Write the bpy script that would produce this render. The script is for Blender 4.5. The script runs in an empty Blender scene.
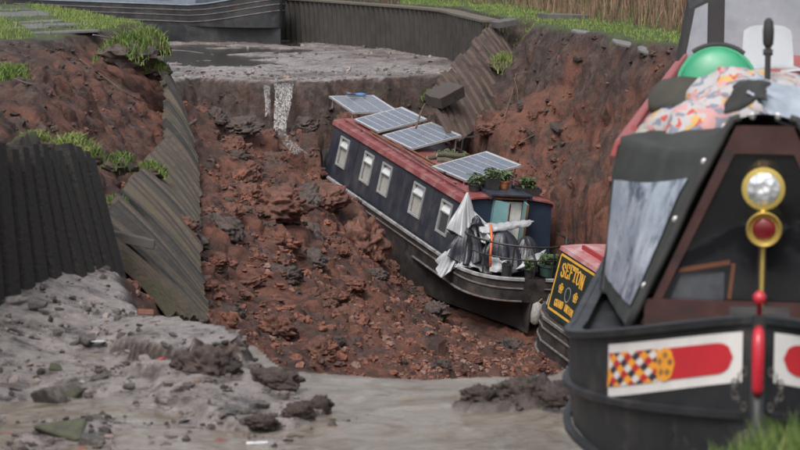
import bpy, bmesh, math, random
import numpy as np
from mathutils import Matrix, Vector
random.seed(7); np.random.seed(7)
RNG = np.random.RandomState(11)
scene = bpy.context.scene
col = scene.collection
R = math.radians

# ------------------------------------------------------------------ camera
F_PX = 2222.0                      # focal length in photo pixels (photo 800 wide)
PITCH = math.atan(301 / F_PX)
CAM = np.array([0.0, 0.0, 3.4])
FWD = np.array([0, math.cos(PITCH), -math.sin(PITCH)])
UP = np.array([0, math.sin(PITCH), math.cos(PITCH)])
cam_d = bpy.data.cameras.new('camera')
cam = bpy.data.objects.new('camera', cam_d); col.objects.link(cam)
cam.location = CAM; cam.rotation_euler = (math.pi / 2 - PITCH, 0, 0)
cam_d.sensor_width = 36; cam_d.lens = 36 * F_PX / 800
cam_d.clip_start = 0.5; cam_d.clip_end = 6000
cam_d.dof.use_dof = True; cam_d.dof.focus_distance = 36; cam_d.dof.aperture_fstop = 3.6
scene.camera = cam
# ------------------------------------------------------------------ world, sun, exposure (overcast)
SUN_EL, SUN_ROT = R(52), R(200)
w = bpy.data.worlds.new('World'); scene.world = w; w.use_nodes = True
nt = w.node_tree; bg = nt.nodes['Background']
sky = nt.nodes.new('ShaderNodeTexSky'); sky.sky_type = 'NISHITA'; sky.sun_disc = False
sky.sun_elevation = SUN_EL; sky.sun_rotation = SUN_ROT
sky.air_density = 1.0; sky.dust_density = 6.0; sky.ozone_density = 1.0
hs = nt.nodes.new('ShaderNodeHueSaturation'); hs.inputs['Saturation'].default_value = 0.42
nt.links.new(sky.outputs[0], hs.inputs['Color']); nt.links.new(hs.outputs[0], bg.inputs[0])
bg.inputs[1].default_value = 0.135
sun_d = bpy.data.lights.new('sun', 'SUN'); sun_d.energy = 1.1; sun_d.angle = R(18); sun_d.color = (1, .98, .95)
sun = bpy.data.objects.new('sun', sun_d); col.objects.link(sun)
sd = Vector((math.sin(SUN_ROT) * math.cos(SUN_EL), math.cos(SUN_ROT) * math.cos(SUN_EL), math.sin(SUN_EL)))
sun.rotation_euler = sd.to_track_quat('Z', 'Y').to_euler()
scene.view_settings.view_transform = 'Standard'; scene.view_settings.look = 'None'
scene.view_settings.gamma = 1; scene.view_settings.exposure = 0.66
scene.render.engine = 'CYCLES'

# ------------------------------------------------------------------ helpers
def at(px, py, Y):
    """world point seen at photo pixel (px,py) at forward distance Y"""
    d = FWD + np.array([1, 0, 0]) * (px - 400) / F_PX + UP * (225 - py) / F_PX
    return CAM + d * (Y / d[1])
def at_z(px, py, z):
    d = FWD + np.array([1, 0, 0]) * (px - 400) / F_PX + UP * (225 - py) / F_PX
    return CAM + d * ((z - CAM[2]) / d[2])

_perm = RNG.permutation(256); _perm = np.concatenate([_perm, _perm, _perm])
_g3 = RNG.normal(size=(256, 3)); _g3 /= np.linalg.norm(_g3, axis=1)[:, None]
def perlin(x, y, z=0.0):
    x, y, z = np.broadcast_arrays(np.asarray(x, float), np.asarray(y, float), np.asarray(z, float))
    xi, yi, zi = np.floor(x).astype(int), np.floor(y).astype(int), np.floor(z).astype(int)
    xf, yf, zf = x - xi, y - yi, z - zi
    xi &= 255; yi &= 255; zi &= 255
    f = lambda t: t * t * t * (t * (t * 6 - 15) + 10)
    u, v, ww = f(xf), f(yf), f(zf)
    def g(a, b, c):
        h = _perm[_perm[_perm[(xi + a) & 255] + ((yi + b) & 255)] + ((zi + c) & 255)]
        G = _g3[h]
        return G[..., 0] * (xf - a) + G[..., 1] * (yf - b) + G[..., 2] * (zf - c)
    L = lambda a, b, t: a + (b - a) * t
    return L(L(L(g(0,0,0), g(1,0,0), u), L(g(0,1,0), g(1,1,0), u), v),
             L(L(g(0,0,1), g(1,0,1), u), L(g(0,1,1), g(1,1,1), u), v), ww)
def fbm(x, y, z=0.0, o=4, lac=2.1, gain=.5):
    s = 0; a = 1.0
    for i in range(o):
        s = s + a * perlin(np.asarray(x) + 17.3 * i, np.asarray(y) - 9.1 * i, np.asarray(z) + 3.7 * i)
        x = np.asarray(x) * lac; y = np.asarray(y) * lac; z = np.asarray(z) * lac; a *= gain
    return s
def sstep(a, b, x):
    t = np.clip((x - a) / (b - a), 0, 1); return t * t * (3 - 2 * t)
def poly_sd(P, X, Y):
    """signed distance to polygon, positive inside"""
    P = np.asarray(P, float); d = np.full(X.shape, 1e9); ins = np.zeros(X.shape, bool)
    for i in range(len(P)):
        ax, ay = P[i]; bx, by = P[(i + 1) % len(P)]
        ex, ey = bx - ax, by - ay
        t = np.clip(((X - ax) * ex + (Y - ay) * ey) / (ex * ex + ey * ey + 1e-12), 0, 1)
        d = np.minimum(d, np.hypot(X - ax - t * ex, Y - ay - t * ey))
        if ay != by:
            c = ((ay > Y) != (by > Y)) & (X < ex * (Y - ay) / ey + ax); ins ^= c
    return np.where(ins, d, -d)

# ---- materials
MATS = {}
def N(m, t, **kw):
    n = m.node_tree.nodes.new(t)
    for k, v in kw.items():
        if k in n.inputs: n.inputs[k].default_value = v
        else: setattr(n, k, v)
    return n
def base_mat(name):
    m = bpy.data.materials.new(name); m.use_nodes = True
    return m, m.node_tree.nodes['Principled BSDF'], m.node_tree.links
def mat(name, c, c2=None, rough=.5, rough2=None, scale=6, bump=.0, bscale=40, metal=0, spec=.5, detail=6, c3=None, s3=1.2, k3=(.5, .62), coat=0):
    """colour c mottled with c2 (fine noise) and c3 (large stains), bump noise"""
    if name in MATS: return MATS[name]
    m, b, L = base_mat(name)
    tc = N(m, 'ShaderNodeTexCoord'); co = tc.outputs['Object']
    n1 = N(m, 'ShaderNodeTexNoise', Scale=scale, Detail=detail, Roughness=.65); L.new(co, n1.inputs['Vector'])
    r = N(m, 'ShaderNodeValToRGB'); r.color_ramp.elements[0].position = .36; r.color_ramp.elements[1].position = .66
    r.color_ramp.elements[0].color = (*c, 1); r.color_ramp.elements[1].color = (*(c2 or [x * .8 for x in c]), 1)
    L.new(n1.outputs['Fac'], r.inputs[0]); out = r.outputs[0]
    if c3:
        n3 = N(m, 'ShaderNodeTexNoise', Scale=s3, Detail=8, Roughness=.7); L.new(co, n3.inputs['Vector'])
        mr = N(m, 'ShaderNodeMapRange'); mr.inputs[1].default_value = k3[0]; mr.inputs[2].default_value = k3[1]
        L.new(n3.outputs['Fac'], mr.inputs[0])
        mx = N(m, 'ShaderNodeMix', data_type='RGBA'); L.new(mr.outputs[0], mx.inputs[0]); L.new(out, mx.inputs[6])
        mx.inputs[7].default_value = (*c3, 1); out = mx.outputs[2]
    L.new(out, b.inputs['Base Color'])
    b.inputs['Metallic'].default_value = metal; b.inputs['Specular IOR Level'].default_value = spec
    b.inputs['Coat Weight'].default_value = coat
    rr = N(m, 'ShaderNodeMapRange'); rr.inputs[3].default_value = rough; rr.inputs[4].default_value = rough2 if rough2 is not None else min(1, rough + .15)
    rr.inputs[1].default_value = .35; rr.inputs[2].default_value = .65
    L.new(n1.outputs['Fac'], rr.inputs[0]); L.new(rr.outputs[0], b.inputs['Roughness'])
    if bump:
        n2 = N(m, 'ShaderNodeTexNoise', Scale=bscale, Detail=6, Roughness=.6); L.new(co, n2.inputs['Vector'])
        bp = N(m, 'ShaderNodeBump', Strength=bump, Distance=.02); L.new(n2.outputs['Fac'], bp.inputs['Height']); L.new(bp.outputs[0], b.inputs['Normal'])
    MATS[name] = m
    return m
def glass_mat(name, tint, rough=.06, alpha=.35):
    """thin pane: mix of clear and reflecting film"""
    if name in MATS: return MATS[name]
    m, b, L = base_mat(name)
    b.inputs['Base Color'].default_value = (*tint, 1); b.inputs['Roughness'].default_value = rough
    b.inputs['Alpha'].default_value = alpha; b.inputs['Specular IOR Level'].default_value = .8
    n = N(m, 'ShaderNodeTexNoise', Scale=5, Detail=3); bp = N(m, 'ShaderNodeBump', Strength=.15, Distance=.02)
    tc = N(m, 'ShaderNodeTexCoord'); L.new(tc.outputs['Object'], n.inputs['Vector'])
    L.new(n.outputs['Fac'], bp.inputs['Height']); L.new(bp.outputs[0], b.inputs['Normal'])
    MATS[name] = m; return m

# ---- mesh building
class MB:
    def __init__(s): s.v = []; s.f = []; s.mi = []
    def add(s, vs, fs, mi=0):
        o = len(s.v); s.v += [tuple(map(float, p)) for p in vs]; s.f += [tuple(i + o for i in f) for f in fs]; s.mi += [mi] * len(fs)
        return s
    def box(s, x0, x1, y0, y1, z0, z1, M=None, mi=0):
        vs = [(x, y, z) for z in (z0, z1) for y in (y0, y1) for x in (x0, x1)]
        if M is not None: vs = [tuple(M @ Vector(p)) for p in vs]
        return s.add(vs, [(0,2,3,1), (4,5,7,6), (0,1,5,4), (2,6,7,3), (0,4,6,2), (1,3,7,5)], mi)
    def bar(s, a, b, wd, th=None, upv=(0, 0, 1), mi=0):
        a, b = Vector(a), Vector(b); th = th or wd
        d = (b - a).normalized(); u = Vector(upv)
        if abs(d.dot(u)) > .95: u = Vector((1, 0, 0))
        sx = d.cross(u).normalized() * wd / 2; sy = sx.cross(d).normalized() * th / 2
        vs = [p + i * sx + j * sy for p in (a, b) for i, j in ((-1,-1), (1,-1), (1,1), (-1,1))]
        return s.add(vs, [(0,3,2,1), (4,5,6,7), (0,1,5,4), (1,2,6,5), (2,3,7,6), (3,0,4,7)], mi)
    def tube(s, pts, r, n=8, cap=True, mi=0):
        pts = [Vector(p) for p in pts]; rs = r if hasattr(r, '__len__') else [r] * len(pts)
        vs = []; fs = []; prev = None
        for i, p in enumerate(pts):
            t = (pts[min(i + 1, len(pts) - 1)] - pts[max(i - 1, 0)]).normalized()
            u = prev if prev is not None else (Vector((0, 0, 1)) if abs(t.z) < .9 else Vector((1, 0, 0)))
            u = (u - t * u.dot(t)).normalized(); prev = u; v = t.cross(u)
            vs += [p + rs[i] * (math.cos(a) * u + math.sin(a) * v) for a in [2 * math.pi * k / n for k in range(n)]]
        for i in range(len(pts) - 1):
            for k in range(n):
                a, b = i * n + k, i * n + (k + 1) % n; fs.append((a, b, b + n, a + n))
        if cap: fs += [tuple(range(n - 1, -1, -1)), tuple(range((len(pts) - 1) * n, len(pts) * n))]
        return s.add(vs, fs, mi)
    def lathe(s, prof, n=20, M=None, mi=0, closed=True):
        """profile [(r,z)] about z"""
        vs = [Vector((r * math.cos(2*math.pi*k/n), r * math.sin(2*math.pi*k/n), z)) for r, z in prof for k in range(n)]
        if M is not None: vs = [M @ p for p in vs]
        fs = [(i*n+k, i*n+(k+1) % n, (i+1)*n+(k+1) % n, (i+1)*n+k) for i in range(len(prof)-1) for k in range(n)]
        if closed: fs += [tuple(range(n - 1, -1, -1)), tuple(range((len(prof)-1)*n, len(prof)*n))]
        return s.add(vs, fs, mi)
    def grid(s, P, mi=0, thick=0.0):
        """P: (nu,nv,3); sheet, optionally with thickness"""
        P = np.asarray(P, float); nu, nv = P.shape[:2]
        fs = [(i*nv+j, (i+1)*nv+j, (i+1)*nv+j+1, i*nv+j+1) for i in range(nu-1) for j in range(nv-1)]
        if thick:
            du = np.gradient(P, axis=0); dv = np.gradient(P, axis=1); n = np.cross(du, dv); n /= (np.linalg.norm(n, axis=2)[..., None] + 1e-9)
            Q = P - n * thick; o = nu * nv
            f2 = [tuple(o + i for i in reversed(f)) for f in fs]
            rim = [i*nv for i in range(nu)] + [(nu-1)*nv + j for j in range(1, nv)] + [i*nv + nv-1 for i in range(nu-2, -1, -1)] + [j for j in range(nv-2, 0, -1)]
            f3 = [(rim[k], o + rim[k], o + rim[(k+1) % len(rim)], rim[(k+1) % len(rim)]) for k in range(len(rim))]
            return s.add(list(P.reshape(-1, 3)) + list(Q.reshape(-1, 3)), fs + f2 + [tuple(reversed(f)) for f in f3], mi)
        return s.add(P.reshape(-1, 3), fs, mi)
    def prism(s, poly, off, mi=0):
        """polygon (3D points) extruded by vector off"""
        n = len(poly); off = np.asarray(off, float); poly = [np.asarray(p, float) for p in poly]
        return s.add(poly + [p + off for p in poly], [tuple(range(n-1, -1, -1)), tuple(range(n, 2*n))] + [(i, (i+1) % n, n+(i+1) % n, n+i) for i in range(n)], mi)
    def build(s, name, m, parent=None, smooth=False, bevel=0, auto=None):
        me = bpy.data.meshes.new(name); me.from_pydata(s.v, [], s.f)
        ms = m if isinstance(m, (list, tuple)) else [m]
        for x in ms: me.materials.append(x)
        if len(ms) > 1: me.polygons.foreach_set('material_index', s.mi)
        bm = bmesh.new(); bm.from_mesh(me); bmesh.ops.recalc_face_normals(bm, faces=bm.faces)
        if bevel:
            try: bmesh.ops.bevel(bm, geom=[e for e in bm.edges if len(e.link_faces) == 2 and e.calc_face_angle(0) > .5], offset=bevel, segments=2, affect='EDGES', profile=.6)
            except Exception: pass
        if auto:
            for e in bm.edges:
                if len(e.link_faces) == 2: e.smooth = e.calc_face_angle(0) < auto
        bm.to_mesh(me); bm.free()
        if smooth or auto: me.polygons.foreach_set('use_smooth', [True] * len(me.polygons))
        return link(name, me, parent)
def link(name, me, parent=None):
    o = bpy.data.objects.new(name, me); col.objects.link(o)
    if parent is not None: o.parent = parent
    return o
def fast_mesh(name, V, Fc, m, smooth=False, k=None):
    """numpy verts (n,3) and faces (m,k)"""
    V = np.asarray(V, np.float32); Fc = np.asarray(Fc, np.int32); k = Fc.shape[1]
    me = bpy.data.meshes.new(name); me.vertices.add(len(V)); me.vertices.foreach_set('co', V.ravel())
    me.loops.add(Fc.size); me.loops.foreach_set('vertex_index', Fc.ravel())
    me.polygons.add(len(Fc)); me.polygons.foreach_set('loop_start', np.arange(0, Fc.size, k, dtype=np.int32))
    me.polygons.foreach_set('loop_total', np.full(len(Fc), k, np.int32))
    me.polygons.foreach_set('use_smooth', np.full(len(Fc), smooth))
    me.update(calc_edges=True); me.validate(); me.materials.append(m)
    return me
def tag(o, label=None, cat=None, group=None, kind=None):
    if label: o['label'] = label
    if cat: o['category'] = cat
    if group: o['group'] = group
    if kind or label: o['kind'] = kind or 'thing'
    return o
def empty(name, loc=(0, 0, 0), rot=None):
    o = bpy.data.objects.new(name, None); col.objects.link(o)
    o.empty_display_size = .2
    if rot is not None: o.matrix_world = Matrix.Translation(Vector(loc)) @ rot
    else: o.location = loc
    return o
def rotYPR(y, p, r):
    return Matrix.Rotation(y, 4, 'Z') @ Matrix.Rotation(p, 4, 'X') @ Matrix.Rotation(r, 4, 'Y')

# poses of the three near boats (needed by the ground too)
A_POSE = Matrix.Translation((1.693, 39.52, -3.496)) @ rotYPR(R(20.17), R(6.37), R(4.97))
S_ROT = rotYPR(R(17.5), R(5.5), R(6.5))
_p = at(562, 247, 33.5); S_POSE = Matrix.Translation(Vector(_p) - (S_ROT @ Vector((-.86, 0, 2.0)))) @ S_ROT
B_POSE = Matrix.Translation((1.64, 10.0, 0.10)) @ Matrix.Rotation(R(-9.6), 4, 'Z')

# ------------------------------------------------------------------ ground
CANAL = [(-3.45, -40), (-3.45, 17), (-3.2, 21.6), (-3.9, 35), (-4.9, 43), (-8, 52), (-14, 57), (-40, 66), (-40, 80), (-9, 68.6), (-3.2, 65.0),
         (1.3, 56.4), (2.3, 49.8), (4.4, 40), (5.3, 30), (5.3, 20), (4.9, -40)]
PIT = [(-2.95, 21.9), (-2.5, 19.6), (-1.9, 18.5), (-1.3, 17.6), (-.95, 16.5), (-.2, 16.25), (.6, 16.15), (1.25, 16.3), (1.75, 17.6), (2.3, 22.2), (3.4, 24.3),
       (5.4, 24.2), (6.6, 26.5), (6.3, 30), (5.45, 35), (4.95, 38.2), (4.2, 41.5), (3.6, 44.5), (2.6, 47.6), (2.05, 49.6), (1.0, 49.2), (-.6, 48.7), (-2.2, 47.9),
       (-3.2, 48.0), (-4.6, 48.9), (-5.3, 47), (-4.95, 43), (-5.5, 40.2), (-5.9, 38), (-7.0, 36.6), (-7.8, 33), (-6.9, 29.5), (-6.8, 26), (-6.6, 23.2), (-6.0, 18.2), (-4.4, 16.8), (-3.75, 17.4), (-3.5, 19.5), (-3.25, 21.6)]
def px3(px, py, Y, dz=0): p = at(px, py, Y); return (p[0], p[1], p[2] + dz)
CTRL = [(-5.2, 24.6, 1.10), (-5.7, 28, 1.22), (-6.4, 31, 1.25), px3(318, 186, 44.3, -.25), px3(298, 170, 44.8, -.2), px3(281, 136, 46.3, -.15), (-4.2, 20.6, .95), (-4.3, 18, 1.0), (-5.5, 19, 1.1), px3(60, 140, 24), px3(100, 100, 30), px3(60, 60, 35), px3(20, 62, 35.5), px3(140, 130, 28), px3(120, 160, 24.5), (-4.6, 40, .95), (-5.6, 36, 1.2), (-4.4, 25, 1.1), (-3.6, 22.3, .9),
        px3(158, 65, 40, -.2), px3(162, 110, 37, -.25), px3(161, 143, 34, -.25), px3(136, 174, 29, -.25), px3(111, 205, 25, -.25), px3(105, 230, 23, -.25),
        px3(180, 112, 39.5, -.2), px3(190, 150, 36, -.2), px3(192, 180, 32.5, -.2), px3(192, 237, 28, -.2), px3(195, 293, 24.5, -.2), px3(198, 320, 22.5, -.2),
        px3(235, 200, 33), px3(210, 130, 42), px3(250, 250, 30), px3(235, 320, 24), px3(300, 300, 28), px3(300, 205, 38), px3(345, 195, 40.3), px3(330, 250, 34.5), px3(285, 250, 32.5),
        px3(330, 350, 25), px3(400, 352, 27.5), px3(450, 352, 30), px3(520, 360, 30.5), px3(545, 366, 30), px3(440, 324, 36), px3(420, 308, 37.2), px3(402, 292, 38), px3(386, 272, 38.8), px3(372, 262, 37.5), px3(480, 344, 35.5), px3(380, 325, 31), px3(430, 340, 33),
        (-1, 19.2, -1.4), (0, 18.7, -1.5), (1.2, 19, -1.7), (1.9, 20.5, -2.2), (2.3, 23, -2.7), (2.2, 26, -2.9), (2.3, 29, -3.1), (-2, 21.5, -.9),
        px3(200, 112, 46), px3(280, 148, 44.5), px3(320, 128, 46), px3(240, 125, 45.5), (-.5, 48, -.95), (1, 48.3, -.8), (-4.6, 47.8, -.7), (-4.4, 45, -.55),
        px3(600, 46, 42.3), px3(660, 62, 38.9), px3(545, 40, 46), px3(560, 75, 44.3), px3(690, 70, 37.4), px3(450, 118, 45), px3(480, 138, 43), px3(530, 150, 42.5), px3(530, 100, 45.5), px3(600, 100, 42), px3(650, 100, 38.8), px3(600, 180, 39), px3(565, 190, 40), px3(590, 240, 36.5), px3(650, 160, 37),
        (-.4, 44, -2.3), (.3, 42, -2.6), (1.8, 38, -3.4), (2.4, 35.5, -3.5), (3.5, 30, -3.7), (4.6, 27, -3.9), (5.3, 33, -.6), (6.0, 29, -.5), (4.3, 34.5, -2.2), (6.0, 26, -2)]
CTRL = np.array(CTRL)
def curve(pts, n):
    pts = np.asarray(pts, float); t = np.linspace(0, len(pts) - 1, n); i = np.minimum(t.astype(int), len(pts) - 2); f = t - i; out = []
    for a, k in zip(i, f):
        p0, p1, p2, p3 = pts[max(a - 1, 0)], pts[a], pts[a + 1], pts[min(a + 2, len(pts) - 1)]
        out.append(.5 * (2 * p1 + (p2 - p0) * k + (2 * p0 - 5 * p1 + 4 * p2 - p3) * k * k + (3 * p1 - p0 - 3 * p2 + p3) * k ** 3))
    return np.array(out)
# top and bottom edges of the fallen runs of piling (the ground gives way beneath them)
TL = [at(150, 52, 42), at(159, 70, 40), at(163, 108, 37), at(160, 143, 34), at(136, 174, 29), at(113, 204, 25), at(104, 232, 22.9), at(106, 255, 22.2)]
BL = [at(172, 98, 41.5), at(181, 116, 39.5), at(191, 152, 36), at(196, 190, 32.5), at(196, 240, 28), at(198, 296, 24.5), at(203, 326, 22.4), at(168, 320, 21.8)]
TR = [at(490, 24, 49.3), at(478, 36, 48), at(458, 58, 46.3), at(437, 82, 44.8), at(424, 98, 44.0)]
BR = [at(520, 72, 48.6), at(512, 88, 47.4), at(494, 112, 45.6), at(470, 134, 44.0), at(452, 146, 43.2)]
SHEET = np.concatenate([(curve(T_, 70)[:, None] * (1 - v) + curve(B_, 70)[:, None] * v).reshape(-1, 3) for T_, B_, e_ in ((TL, BL, 1), (TR, BR, .5)) for v in np.linspace(0, e_, 12)])
def tps_fit(P):
    n = len(P); d = np.hypot(P[:, None, 0] - P[None, :, 0], P[:, None, 1] - P[None, :, 1])
    K = np.where(d > 0, d * d * np.log(d + 1e-9), 0) + np.eye(n) * .06
    A = np.zeros((n + 3, n + 3)); A[:n, :n] = K; A[:n, n] = 1; A[:n, n+1:] = P[:, :2]; A[n, :n] = 1; A[n+1:, :n] = P[:, :2].T
    return np.linalg.solve(A, np.concatenate([P[:, 2], [0, 0, 0]]))
TPS = tps_fit(CTRL)
def tps(X, Y):
    n = len(CTRL); z = TPS[n] + TPS[n+1] * X + TPS[n+2] * Y
    for i in range(n):
        d2 = (X - CTRL[i, 0]) ** 2 + (Y - CTRL[i, 1]) ** 2
        z = z + TPS[i] * .5 * d2 * np.log(d2 + 1e-12)
    return z
def boat_local(pose, X, Y, Z):
    M = np.array(pose.inverted()); return [M[i, 0] * X + M[i, 1] * Y + M[i, 2] * Z + M[i, 3] for i in range(3)]
LEDGE = [at_z(*p, .2)[:2] for p in [(95, 304), (150, 316), (205, 326), (248, 338), (244, 352), (222, 350), (196, 360), (168, 350), (140, 346), (110, 332)]]
PLATE = [at_z(*p, .1)[:2] for p in [(140, 372), (200, 366), (262, 372), (300, 380), (330, 394), (322, 408), (285, 416), (240, 420), (190, 412), (150, 395)]]
DARKBAR = [at_z(*p, .1)[:2] for p in [(455, 398), (500, 380), (560, 377), (640, 380), (640, 400), (560, 402), (500, 405)]]
def ground_z(X, Y):
    """returns height, pit weight, canal-bed weight"""
    nz = fbm(X * .8, Y * .8, 3.3, 3)
    sc = poly_sd(CANAL, X, Y)
    bedw = sstep(-.12, .06, sc)
    bedw = bedw * (1 - sstep(1.5, 2.1, X) * sstep(24.2, 25, Y) * sstep(49.7, 49.0, Y)) * (1 - sstep(-2.6, -3.0, X) * sstep(22.2, 22.8, Y) * sstep(45, 43, Y))
    bank = np.where(X < 0, 1.5, 1.32) + .05 * fbm(X * .6, Y * .6, 7, 3) + .03 * fbm(X * 3, Y * 3, 1, 2)
    bank = bank + .012 * np.clip(-sc - 4, 0, 60) + .25 * sstep(1.5, 4, -sc) * (X > 0)
    near = sstep(24, 20, Y)
    bed = (.05 + .045 * near * (X < -.3)) * fbm(X * .9, Y * .9, 1.0, 3) + .022 * fbm(X * 4, Y * 4, 2, 4)
    mudw = sstep(-.35, -1.5, X + .3 * fbm(X * .7, Y * .7, 5, 3)) * near
    rise = sstep(-2.0, -3.6, X) * .30 * near * sstep(15, 19, Y)
    bed = bed + near * (mudw * (.055 - .022 * sstep(16.6, 15.4, Y + .8 * fbm(X * .8, Y * .8, 19, 2))) - .03 * (1 - mudw)) + rise
    bed = bed + near * .045 * np.abs(fbm(X * 2.2, Y * 2.2, 9, 4)) * mudw
    l1 = poly_sd(LEDGE, X, Y) + .12 * fbm(X * 2.5, Y * 2.5, 4, 3)
    wl = sstep(-.03, .05, l1) * sstep(-2.6, -1.9, X); bed = bed * (1 - wl) + (.25 + .02 * fbm(X * 1.5, Y * 1.5, 4, 2) + .06 * (X + 1.6)) * wl
    l2 = poly_sd(PLATE, X, Y) + .22 * fbm(X * 2.5, Y * 2.5, 6, 3)
    bed = bed + sstep(-.02, .07, l2) * .085
    l3 = poly_sd(DARKBAR, X, Y) + .35 * fbm(X * 2.2, Y * 2.2, 8, 4)
    bed = bed + sstep(-.05, .12, l3) * (.10 + .14 * np.abs(fbm(X * 4, Y * 4, 8, 3)))
    far = sstep(46, 50, Y)
    pud = sstep(-2.0, -3.4, X + 1.2 * fbm(X * .5, Y * .3, 14, 3)) * sstep(50.2, 51.2, Y) * sstep(-.22, .05, fbm(X * .3, Y * .55, 16, 2))
    bed = bed + far * (.05 * fbm(X * .5, Y * .5, 12, 3) + .09 + .03 * np.abs(fbm(X * 1.5, Y * 1.5, 15, 3)) - .11 * pud)
    z = bank * (1 - bedw) + bed * bedw
    # embankment the photographer stands on, and the grassy bank in front of the moored bow
    z = np.maximum(z, 1.75 * sstep(9.4, 6.0, Y - .8 * fbm(X * .5, 1.3, 2.0, 2)))
    z = np.maximum(z, (1.24 * sstep(9.75, 9.05, Y) * sstep(.7, 1.3, X)))
    # the collapse
    sp = poly_sd(PIT, X, Y) + .30 * fbm(X * .9, Y * .9, 21, 3) + .10 * fbm(X * 4, Y * 4, 22, 2)
    pw = sstep(-.08, .50 + .25 * sstep(2.0, 3.0, X) + .3 * sstep(.3, .0, np.abs(X + 6)), sp)
    zp = tps(X, Y)
    rough = sstep(.1, 1.4, sp)
    zp = zp + rough * (.20 * fbm(X * .75, Y * .75, 31, 3) + .26 * (np.abs(fbm(X * 1.5, Y * 1.5, 33, 3)) - .2) + .10 * np.abs(fbm(X * 4.5, Y * 4.5, 35, 3)))
    z = z * (1 - pw) + zp * pw
    # fallen piling lies on top of the earth
    for x0, x1, y0, y1 in ((-5.4, -1.4, 20.5, 43.5), (.2, 3.4, 42, 50.5)):
        k = np.where((X > x0) & (X < x1) & (Y > y0) & (Y < y1))
        if len(k[0]) == 0: continue
        sh = SHEET[(SHEET[:, 0] > x0) & (SHEET[:, 0] < x1)]
        gx, gy, zk = X[k], Y[k], z[k]; best = np.full(len(gx), 1e9); bz = np.zeros(len(gx))
        for q in range(0, len(gx), 20000):
            d = (gx[q:q+20000, None] - sh[None, :, 0]) ** 2 + (gy[q:q+20000, None] - sh[None, :, 1]) ** 2; j = d.argmin(1)
            best[q:q+20000] = np.sqrt(d[np.arange(len(j)), j]); bz[q:q+20000] = sh[j, 2]
        z = z.copy(); z[k] = np.minimum(zk, bz - .13 + np.clip(best - .15, 0, 9) * 1.3)
    # boats press into the ground
    for pose, L0, L1, cut in ((A_POSE, -2.1, 8.8, .02), (S_POSE, -7.4, .5, .02)):
        lx, ly, lz = boat_local(pose, X, Y, z)
        ins = sstep(1.22, .98, np.abs(lx)) * sstep(L0 - .3, L0 + .1, ly) * sstep(L1 + .2, L1 - .5, ly)
        floor = z - lz - .08
        z = np.where(lz > -.08, z * (1 - ins) + floor * ins, z)
        if pose is A_POSE:      # scoured trench along the near side of the hull
            lx, ly, lz = boat_local(pose, X, Y, z)
            tr = sstep(2.3, 1.35, -lx) * (lx < .6) * sstep(4.4, 2.9, ly) * sstep(-4.2, -2.6, ly)
            fl = z - lz + .03 + np.clip(-lx - 1.1, 0, 9) * .30 + .08 * fbm(X * 2, Y * 2, 44, 3)
            z = np.where(lz > .0, np.minimum(z, z * (1 - tr) + fl * tr), z)
    return z, pw, bedw, sp
def spaced(a, b, st, lo, hi, g=1.16):
    m = list(np.arange(a, b + st / 2, st)); s = st
    left = []; x = a
    while x > lo: s *= g; x -= s; left.append(x)
    s = st; x = b; right = []
    while x < hi: s *= g; x += s; right.append(x)
    return np.array(left[::-1] + m + right)
xs = spaced(-7.2, 6.6, .055, -2500, 2500)
ys = np.concatenate([spaced(13.6, 24, .045, -300, 13.7)[:-1], np.arange(24, 51, .075), spaced(51, 68, .16, 51.1, 4000)])
ys = np.unique(np.round(ys, 4)); ys = ys[np.concatenate([[True], np.diff(ys) > .02])]
GX, GY = np.meshgrid(xs, ys, indexing='ij')
GZ, PW, BW, SP = ground_z(GX, GY)
def disp3(P, nrm, pw):
    st = sstep(.05, .5, 1 - nrm[..., 2])
    a = (.12 + .18 * st) * fbm(P[..., 0] * 1.9, P[..., 1] * 1.9, P[..., 2] * 2.6, 4) + .10 * (np.abs(fbm(P[..., 0] * 4.5, P[..., 1] * 4.5, P[..., 2] * 5, 4)) - .12)
    return P + nrm * (a * pw)[..., None]
Pg = np.stack([GX, GY, GZ], -1)
dzx = np.gradient(GZ, xs, axis=0); dzy = np.gradient(GZ, ys, axis=1)
nr = np.stack([-dzx, -dzy, np.ones_like(GZ)], -1); nr /= np.linalg.norm(nr, axis=2)[..., None]
steep = 1 - nr[..., 2]
fine = (sstep(-9, -7.5, GX) * sstep(8.5, 7, GX) * sstep(12, 14, GY) * sstep(56, 50, GY))
Pg = disp3(Pg, nr, (PW * .9 + .12 * (1 - PW) * BW) * fine)
nx, ny = GZ.shape
idx = np.arange(nx * ny).reshape(nx, ny)
Fq = np.stack([idx[:-1, :-1], idx[1:, :-1], idx[1:, 1:], idx[:-1, 1:]], -1).reshape(-1, 4)

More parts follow.
